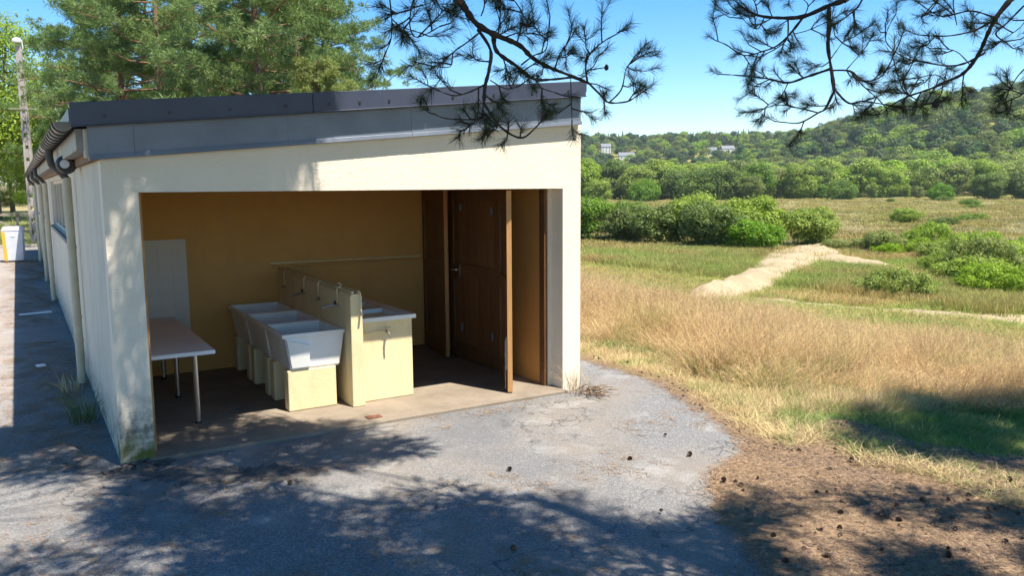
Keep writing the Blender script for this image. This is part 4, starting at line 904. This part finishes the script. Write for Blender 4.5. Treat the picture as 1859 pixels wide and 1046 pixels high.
while n_<150:
    x,y=rr.uniform(2.95,6.2),rr.uniform(-5.6,-2.65)
    if y>-2.9-.0*x and x<3.4: continue
    if x<3.4-.55*(y+3.3)*-1 or x>5.1+max(0,-(y+3.6))*.9: continue
    if vnoise(np.array([x+20]),np.array([y+20]),.35,77)[0]<rr.uniform(.2,.62): continue
    cone(x,y,-.022,LL,'pine cones on the needle litter',rr.uniform(.8,1.25)); n_+=1
for k in range(34):
    t=rr.random(); i=rr.choice([3,4,4,5,5,6]); a,b_=EP[i],EP[i+1]; x=a[0]+(b_[0]-a[0])*t+rr.gauss(.12,.12); y=a[1]+(b_[1]-a[1])*t+rr.gauss(.02,.06); cone(x,y,-.03 if rr.random()<.9 else -.025,'small pine cone along the grassy edge of the asphalt','pine cones along the asphalt edge',.8)
APX=[(.44,-3.06),(2.02,-3.65),(2.4,-3.95),(2.32,-4.05),(1.72,-2.1),(2.5,-1.75),(3.5,-2.05),(1.0,-1.1),(1.85,-2.95),(3.9,-2.25),(4.1,-1.75),(2.95,-3.0)]
for x,y in APX: cone(x,y,-.03,'single dark pine cone lying on the open asphalt','pine cones on the asphalt',1.1)
# fallen needles (uncountable)
def needle_mesh(seed,n=14):
    r=np.random.default_rng(seed); V=[];F=[]
    for i in range(n):
        c=r.normal(0,.05,2); a=r.uniform(0,6.28); d=np.array([math.cos(a),math.sin(a)])*r.uniform(.02,.035); w_=np.array([-d[1],d[0]])*.045; z=r.uniform(.002,.012); z2=r.uniform(.002,.012); o_=len(V)
        V+=[(*(c-d-w_),z),(*(c-d+w_),z+.001),(*(c+d+w_),z2),(*(c+d-w_),z2)]; F.append((o_,o_+1,o_+2,o_+3))
    return new_mesh('needles',np.array(V),np.array(F),M['needle'])
NM=[needle_mesh(i) for i in range(4)]
r=np.random.default_rng(80); x=r.uniform(2.6,7,26000); y=r.uniform(-6.5,-2.3,26000); ed=edge_dist(x,y); k=(ed>-.12)&(x<5.4+.6*vnoise(x,y,.5,5)+np.maximum(0,-(y+3.6))); x,y=x[k],y[k]
P1=np.stack([x,y,np.full(len(x),-.022)],-1)
t=r.integers(2,9,1000); u=r.random(1000); x=EP[t,0]+(EP[t+1,0]-EP[t,0])*u+r.normal(.05,.07,1000); y=EP[t,1]+(EP[t+1,1]-EP[t,1])*u+r.normal(0,.05,1000)
P2=np.stack([x,y,np.full(1000,-.03)],-1)
x=-np.abs(r.normal(0,.55,2600))-.05; y=r.uniform(.2,22,2600); k=vnoise(x,y*.5,.6,8)>.42; P3=np.stack([x[k],y[k],np.full(k.sum(),-.03)],-1)
x=r.uniform(-3,5.2,1500); y=r.uniform(-6,.0,1500); k=(edge_dist(x,y)<0)&(vnoise(x,y,.7,9)>.55); P4=np.stack([x[k],y[k],np.full(k.sum(),-.03)],-1)
x=r.normal(-.62,.16,260); y=r.normal(-2.25,.12,260); P5=np.stack([x,y,np.full(260,-.03)],-1)
def chips(seed):
    r=np.random.default_rng(seed); b=B()
    for i in range(7):
        q=np.array([*r.normal(0,.045,2),.003]); s_=r.uniform(.004,.011); a=r.uniform(0,6.28); c,sn=math.cos(a)*s_,math.sin(a)*s_
        b.hexa([(q[0]+c*u-sn*v*.6,q[1]+sn*u+c*v*.6,q[2]+w_*s_*.8) for w_ in (0,1) for u,v in ((-1,-1),(1,-1),(1,1),(-1,1))])
    return b.mesh('chips',M['cone'])
k=vnoise(P1[:,0],P1[:,1],.28,55)>r.uniform(.35,.8,len(P1)); PC=P1[k][:5200]
scatter('cone_debris',PC,[chips(i) for i in range(3)],r.uniform(.7,1.4,len(PC)),tilt=0,seed=12,label='dark cone scales and bark crumbs on the needle litter',cat='debris')
P=np.concatenate([P1,P2,P3,P4,P5]); scatter('fallen_needles',P,NM,r.uniform(.8,1.3,len(P)),tilt=.0,seed=9,label='brown fallen pine needles strewn over litter and asphalt',cat='needles')

# ------------------------------------------------------------ overhead pines: two trees beside and behind the viewpoint whose limbs reach into the view and shade the yard
def at(px,py,d):
    v=cf+cr*((px-929.5)/FPX)-cu*((py-523)/FPX); return CAM+v*d
def smooth(P,m=5):
    P=np.array(P,float); n=len(P); out=[]
    for i in range(n-1):
        p0,p1,p2,p3=P[max(i-1,0)],P[i],P[i+1],P[min(i+2,n-1)]
        for t in np.linspace(0,1,m,endpoint=False): out.append(.5*((2*p1)+(-p0+p2)*t+(2*p0-5*p1+4*p2-p3)*t*t+(-p0+3*p1-3*p2+p3)*t**3))
    out.append(P[-1]); return np.array(out)
class Spray:
    def __init__(s,seed): s.b=B(); s.r=np.random.default_rng(seed); s.NB=[];s.ND=[];s.NL=[]
    def needles(s,p0,p1,n,L=.044):
        r=s.r; ax=unit(p1-p0); t=r.random(n)**.75; base=p0+(p1-p0)*t[:,None]
        d=unit(ax*r.uniform(.5,1.1,n)[:,None]+unit(np.cross(ax,rsph(r,n)))*r.uniform(.5,1.0,n)[:,None]); s.NB.append(base);s.ND.append(d);s.NL.append(L*r.uniform(.7,1.15,n))
    def twig(s,p,d,L,rad,depth):
        r=s.r; d=unit(d); q=p+d*L*.5+r.normal(0,.05*L,3); e=p+d*L+np.array([0,0,.12*L])+r.normal(0,.06*L,3)
        s.b.tube([p,q,e],[rad,rad*.8,rad*.45],5,False)
        s.needles(p+(e-p)*.3,e+(e-q)*.10,int(46+420*L*r.uniform(.7,1.2)))
        if depth>0:
            for k in range(r.integers(0,4)):
                t=r.uniform(.35,.9); b_=p+(e-p)*t; dd=unit(d+rsph(r,1)[0]*.9); s.twig(b_,dd,L*r.uniform(.5,.8),rad*.6,depth-1)
    def branch(s,pts,r0,r1,dens=9,twl=(.06,.13),start=.1,depth=1):
        P=smooth(pts); n=len(P); R_=np.linspace(r0,r1,n)*.8*(1+.15*s.r.normal(size=n)); s.b.tube(P,R_,7)
        L=np.concatenate([[0],np.cumsum(np.linalg.norm(np.diff(P,axis=0),axis=1))]); tot=L[-1]
        for k in range(max(2,int(tot*dens))):
            u=s.r.uniform(start,1.)*tot; i=min(np.searchsorted(L,u),n-1); ax=unit(P[min(i+1,n-1)]-P[max(i-1,0)]); sd=rsph(s.r,1)[0]; d=unit(ax*.55+unit(sd-ax*(sd@ax))*.9+np.array([0,0,.15]))
            s.twig(P[i],d,s.r.uniform(*twl),.0032,depth)
        s.twig(P[-1],P[-1]-P[-2],twl[1]*.7,.003,1)
    def finish(s,root):
        s.b.build('branches',M['twig'],root,smooth=False)
        Bs=np.concatenate(s.NB);D=np.concatenate(s.ND);L=np.concatenate(s.NL)[:,None]; wv=unit(np.cross(D,rsph(s.r,len(Bs))))*.0012
        V=np.stack([Bs-wv*.5,Bs+wv*.5,Bs+D*L+wv*.22,Bs+D*L-wv*.22],1).reshape(-1,3)
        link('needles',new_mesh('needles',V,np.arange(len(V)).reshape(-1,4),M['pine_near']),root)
def zA(x,y): return 700+x/3.575,y/3.575
def zB(x,y): return 1260+x/3.103,y/3.103
def P3(z,pts,d0,d1): return [at(*z(*p),d0+(d1-d0)*i/(len(pts)-1)) for i,p in enumerate(pts)]
def in_frame(P,mx=140,my=90):
    d=P-CAM; z=d@cf; px=929.5+FPX*(d@cr)/np.maximum(z,1e-3); py=523-FPX*(d@cu)/np.maximum(z,1e-3)
    return (z>0)&(px>-mx)&(px<1859+mx)&(py>-my)&(py<1046+my)
def overhead(name,base,H,label,sd,targets,branches,trunk=.2,k=110):
    root=empty(name,(0,0,0),label,'tree','pines overhanging the viewpoint')
    r=np.random.default_rng(sd); b=B(); base=np.array(base,float)
    ax=lambda z: base+np.array([.12*math.sin(z*.6),.12*math.sin(z*.45+1),z])
    b.tube([ax(z) for z in np.linspace(-.2,H,12)],[trunk*(1.15-.9*i/11) for i in range(12)],10)
    C=np.array(targets); C=C[~in_frame(C)]
    # limbs to spread-out targets, twigs from the nearest limb to every cushion
    ends=[C[r.integers(len(C))]]
    for _ in range(20):
        cand=C[r.integers(0,len(C),30)]; dm=np.min(np.linalg.norm(cand[:,None]-np.array(ends)[None],axis=2),1); ends.append(cand[np.argmax(dm)])
    nodes=[]
    for e in ends:
        z0=min(H*.92,max(3.4,e[2]-.25*np.linalg.norm(e[:2]-base[:2]))); a=ax(z0); P=smooth([a,a+(e-a)*.35+r.normal(0,.1,3),a+(e-a)*.7+r.normal(0,.15,3),e],4)
        if in_frame(P,40,20).any(): continue
        Gs=P-np.array(SUN)/SUN.z*P[:,2:3]
        if ((Gs[:,0]>3.2)&(Gs[:,0]<6.2)&(Gs[:,1]>-5.2)&(Gs[:,1]<-2.2)).sum()>3: continue
        b.tube(P,np.linspace(.026,.007,len(P)),6,False); nodes.append(P)
    nodes=np.concatenate(nodes)
    for c in C[::2]:
        j=np.argmin(np.linalg.norm(nodes-c,axis=1))
        if not in_frame(np.array([nodes[j]]),20,10)[0]: b.tube([nodes[j],(nodes[j]+c)/2+r.normal(0,.05,3),c],[.012,.008,.004],4,False)
    for (z0,pts,r0) in branches: a=ax(z0); b.tube(smooth([a,a+(np.array(pts)-a)*.5+np.array([0,0,.25]),pts],5),np.linspace(r0*1.7,r0,11),7,False)
    b.build('trunk',M['pbark'],root)
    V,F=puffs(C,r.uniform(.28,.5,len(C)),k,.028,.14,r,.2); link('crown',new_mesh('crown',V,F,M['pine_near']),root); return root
def shade_targets(polys,n,h0,h1,seed,cell=.55,thr=.45,plane=None):
    """crown cushions placed where the sun would carry their shade onto the yard"""
    r=np.random.default_rng(seed); out=[]; S3=np.array(SUN)/SUN.z
    def inside(poly,x,y):
        c=False; m=len(poly)
        for i in range(m):
            (x1,y1),(x2,y2)=poly[i],poly[(i+1)%m]
            if (y1>y)!=(y2>y) and x<(x2-x1)*(y-y1)/(y2-y1)+x1: c=not c
        return c
    bx=[min(q[0] for p_ in polys for q in p_),max(q[0] for p_ in polys for q in p_),min(q[1] for p_ in polys for q in p_),max(q[1] for p_ in polys for q in p_)]
    while len(out)<n:
        x,y=r.uniform(bx[0],bx[1]),r.uniform(bx[2],bx[3])
        if not any(inside(p_,x,y) for p_ in polys): continue
        if vnoise(np.array([x+30]),np.array([y+30]),cell,seed)[0]<thr*r.uniform(.7,1.1): continue
        h=r.uniform(h0,h1); out.append(np.array([x,y,0])+S3*h)
    return out
YARD=[(-6,-8),(2.3,-8),(2.8,-5),(3.1,-4.1),(3.1,-3.3),(2.9,-2.8),(2.55,-2.4),(2.2,-1.95),(2.15,-1.1),(2.1,-.3),(1.6,.05),(-.2,-.3),(-6,-.2)]
DEEP=[(-5,-6.5),(2.3,-6.5),(2.6,-4.3),(2.1,-3.2),(1.5,-2.4),(.4,-1.7),(-.3,-1.5),(-5,-1.2)]; WALLB=[(-1.2,.85),(.95,.9),(1.25,1.0),(1.3,1.45),(-1.2,1.55)]; STRIP=[(-.2,-.3),(1.5,-.1),(1.3,.9),(-1.,.95),(-5,2.1),(-6,-.2)]
GRS=[(5.3,-2.75),(6.4,-2.2),(8.0,-1.7),(9.5,-2.1),(12,-2.6),(12,-7),(9,-7.5),(7,-5.2),(5.8,-3.7)]
LITT=[(3.2,-3.3),(4.0,-3.2),(4.8,-3.9),(5.3,-4.4),(6.5,-4.8),(6.3,-8),(2.5,-8),(2.6,-5)]
brA=at(*zA(485,0),2.75); brB1=at(*zB(850,0),3.6); brB2=at(*zB(1780,0),3.3)
PA=overhead('overhanging_pine',(-5.2,-8.2,-.05),11,'pine beside the viewpoint with a dark branch hanging before the roof corner',301,shade_targets([YARD],1150,5.2,9.5,31,.8,.46)+shade_targets([DEEP],470,5.5,9.5,36,.9,.0)+shade_targets([WALLB],120,5.5,9,34,.45,.3)+shade_targets([STRIP],105,5.5,9,35,.8,.62),[(3.9,brA,.016)])
PB=overhead('overhanging_pine',(4.3,-7.3,-.05),12,'pine at the right with dark needled branches across the top right sky',302,shade_targets([GRS],700,5.5,9.5,32,.7,.2)+shade_targets([LITT],300,5,8,33,.4,.56),[(4.6,brB1,.012),(4.7,brB2,.012)],.22)
S=Spray(41)
S.branch(P3(zA,[(485,0),(540,90),(600,160),(700,220),(800,260),(880,300),(950,370),(1050,430),(1200,490),(1320,540)],2.75,3.2),.016,.007,8,start=.22)
S.branch(P3(zA,[(1320,540),(1400,620),(1450,665),(1560,660),(1620,630)],3.2,3.3),.006,.003,14)
S.branch(P3(zA,[(1310,530),(1300,420),(1340,330),(1440,250)],3.2,3.1),.005,.003,20)
S.branch(P3(zA,[(1450,665),(1530,580),(1560,450),(1600,400)],3.25,3.4),.004,.002,16)
S.branch(P3(zA,[(700,220),(720,330),(840,420),(960,510),(1070,515),(1210,500)],2.95,3.15),.011,.005,9)
S.branch(P3(zA,[(880,420),(960,360),(1040,320),(1060,180)],3.05,3.0),.004,.002,12)
S.branch(P3(zA,[(1100,440),(1130,350),(1180,280)],3.1,3.2),.004,.002,22)
S.branch(P3(zA,[(600,190),(680,320),(672,450),(645,560),(638,670)],2.85,2.75),.009,.007,9)
S.branch(P3(zA,[(638,670),(735,810),(830,880),(900,890),(970,830)],2.75,2.6),.006,.003,12,(.035,.07),.45,0)
S.branch(P3(zA,[(650,740),(600,770),(480,775),(380,765),(320,740)],2.75,2.7),.004,.002,11,(.035,.07),.2,0)
S.branch(P3(zA,[(690,760),(600,780),(540,820)],2.72,2.65),.0035,.002,14,(.035,.07),.2,0)
S.branch(P3(zA,[(700,790),(720,830),(690,845)],2.7,2.6),.003,.002,18,(.035,.07),.2,0)
S.branch(P3(zA,[(655,540),(560,590),(450,620),(350,590)],2.78,2.75),.004,.002,15)
S.branch(P3(zA,[(680,520),(780,575),(860,560)],2.78,2.85),.003,.002,9)
S.branch(P3(zA,[(610,210),(520,280),(440,340),(420,430),(310,430)],2.85,2.9),.004,.002,9)
S.branch(P3(zA,[(690,230),(740,160),(720,60)],2.9,2.95),.004,.002,18)
S.branch(P3(zA,[(620,100),(640,40),(640,-40)],2.8,2.7),.003,.003,4)
S.branch(P3(zA,[(900,110),(850,20),(780,-60)],2.95,2.9),.003,.003,6)
S.branch(P3(zA,[(1200,490),(1205,640),(1210,780)],3.15,3.1),.003,.002,12,start=.6)
S.branch(P3(zA,[(20,-60),(40,120),(35,250),(5,330)],2.7,2.8),.004,.002,10)
S.branch(P3(zA,[(200,-60),(165,60),(160,180),(210,240),(350,170)],2.65,2.8),.004,.002,16)
S.branch(P3(zA,[(40,120),(100,170),(220,210)],2.75,2.75),.003,.002,16)
S.branch(P3(zA,[(330,-60),(300,10),(240,30)],2.7,2.75),.003,.002,14)
S.branch(P3(zA,[(980,470),(1000,560),(1100,600)],3.1,3.15),.003,.002,10)
S.b.tube([at(*zA(1310,455),3.17),at(*zA(1370,445),3.19),at(1101,122,3.2)],[.003,.0025,.002],5); b=B(); c_=at(1101,122,3.2); b.lathe(tuple(c_),[(.003,-.012),(.008,-.008),(.009,.003),(.003,.012)],8); S.finish(PA); b.build('cone',M['twig'],PA)
S=Spray(42)
S.branch(P3(zB,[(850,0),(760,30),(620,90),(500,100),(360,85),(260,30)],3.6,3.9),.016,.006,10,start=.3)
S.branch(P3(zB,[(760,30),(760,150),(755,260),(775,400),(790,510)],3.65,3.5),.013,.009,5,start=.35)
S.branch(P3(zB,[(790,510),(740,610),(700,635),(600,690),(520,690)],3.5,3.6),.007,.003,10)
S.branch(P3(zB,[(775,385),(640,430),(530,465),(430,445),(320,430),(200,420)],3.55,3.9),.008,.003,15)
S.branch(P3(zB,[(700,635),(600,610),(480,590),(400,610)],3.5,3.6),.004,.002,15)
S.branch(P3(zB,[(530,465),(490,540),(420,590)],3.7,3.75),.004,.002,20)
S.branch(P3(zB,[(785,395),(880,400),(960,455),(1060,425),(1130,300)],3.55,3.4),.006,.003,12)
S.branch(P3(zB,[(860,390),(930,310),(970,260)],3.55,3.6),.003,.002,16)
S.branch(P3(zB,[(770,330),(820,260),(850,220)],3.55,3.6),.003,.002,22)
S.branch(P3(zB,[(790,500),(870,580),(960,570),(1160,600),(1300,590)],3.5,3.3),.006,.003,14)
S.branch(P3(zB,[(880,400),(950,480),(1040,560)],3.5,3.4),.004,.002,20)
S.branch(P3(zB,[(620,90),(540,190),(470,255),(380,290),(280,310),(180,250),(130,230)],3.75,4.1),.007,.003,16)
S.branch(P3(zB,[(530,105),(522,220),(450,280)],3.7,3.8),.005,.003,16)
S.branch(P3(zB,[(360,85),(330,-10),(240,-60)],3.9,4.0),.004,.003,16)
S.branch(P3(zB,[(400,85),(360,160),(300,130),(240,60)],3.9,4.0),.004,.002,18)
S.branch(P3(zB,[(280,310),(330,380),(390,420)],4.0,4.0),.004,.002,20)
S.branch(P3(zB,[(620,90),(640,20),(560,-40)],3.7,3.7),.004,.002,14)
S.branch(P3(zB,[(560,190),(640,170),(730,130)],3.75,3.7),.003,.002,8)
S.branch(P3(zB,[(950,-10),(920,40),(880,75)],3.5,3.5),.005,.003,3)
S.branch(P3(zB,[(1780,0),(1700,100),(1650,200),(1600,310),(1520,410),(1420,460),(1330,500),(1200,545),(1100,600)],3.3,3.5),.014,.004,9,start=.05)
S.branch(P3(zB,[(1640,295),(1540,350),(1440,370),(1300,350),(1180,320),(1080,230),(1110,120)],3.4,3.6),.006,.002,14)
S.branch(P3(zB,[(1690,110),(1580,170),(1440,200),(1320,200)],3.35,3.5),.006,.003,15)
S.branch(P3(zB,[(1700,100),(1560,60),(1400,90),(1300,40)],3.3,3.5),.005,.003,15)
S.branch(P3(zB,[(1480,140),(1460,20),(1470,-60)],3.4,3.4),.003,.003,6)
S.branch(P3(zB,[(1560,370),(1480,290),(1380,270)],3.4,3.5),.003,.002,14)
S.branch(P3(zB,[(1420,460),(1360,420),(1250,440)],3.45,3.5),.003,.002,14)
S.branch(P3(zB,[(1250,560),(1180,510),(1150,430)],3.5,3.5),.004,.002,24)
S.branch(P3(zB,[(1859,30),(1760,130),(1700,190),(1760,240)],3.2,3.3),.005,.003,12)
S.branch(P3(zB,[(1900,60),(1840,150),(1740,220)],3.2,3.3),.004,.002,16)
S.branch(P3(zB,[(1930,330),(1830,420),(1770,520)],3.3,3.4),.005,.002,20)
S.branch(P3(zB,[(1930,460),(1850,530),(1790,560)],3.3,3.4),.004,.002,18)
S.branch(P3(zB,[(1280,100),(1350,20),(1420,-40)],3.5,3.5),.004,.002,14)
S.b.tube([at(*zB(1290,588),3.31),at(*zB(1330,575),3.35),at(*zB(1362,585),3.4)],[.003,.0025,.002],5)
S.finish(PB)
c_=at(*zB(1362,585),3.4); b=B(); b.lathe(tuple(c_),[(.004,-.018),(.014,-.012),(.015,.004),(.007,.018),(.003,.022)],8); b.build('cone',M['twig'],PB)

for o_,p_ in ((PA,(-5.2,-8.2,-.05)),(PB,(4.3,-7.3,-.05))):      # put each tree's root at the foot of its trunk
    o_.location=p_
    for ch in o_.children: ch.location=(-p_[0],-p_[1],-p_[2])
# ------------------------------------------------------------ summer haze over the valley
hz=N('haze'); hz.t.nodes.remove(hz.p); pv=hz.t.nodes.new('ShaderNodeVolumePrincipled'); pv.inputs['Color'].default_value=(.78,.87,1,1); pv.inputs['Density'].default_value=.00009; pv.inputs['Anisotropy'].default_value=.2
hz.ln(pv.outputs[0],hz.out.inputs['Volume'])
tag(box(-3400,3400,-3400,3400,-8,130).build('haze',hz.m),kind='stuff')
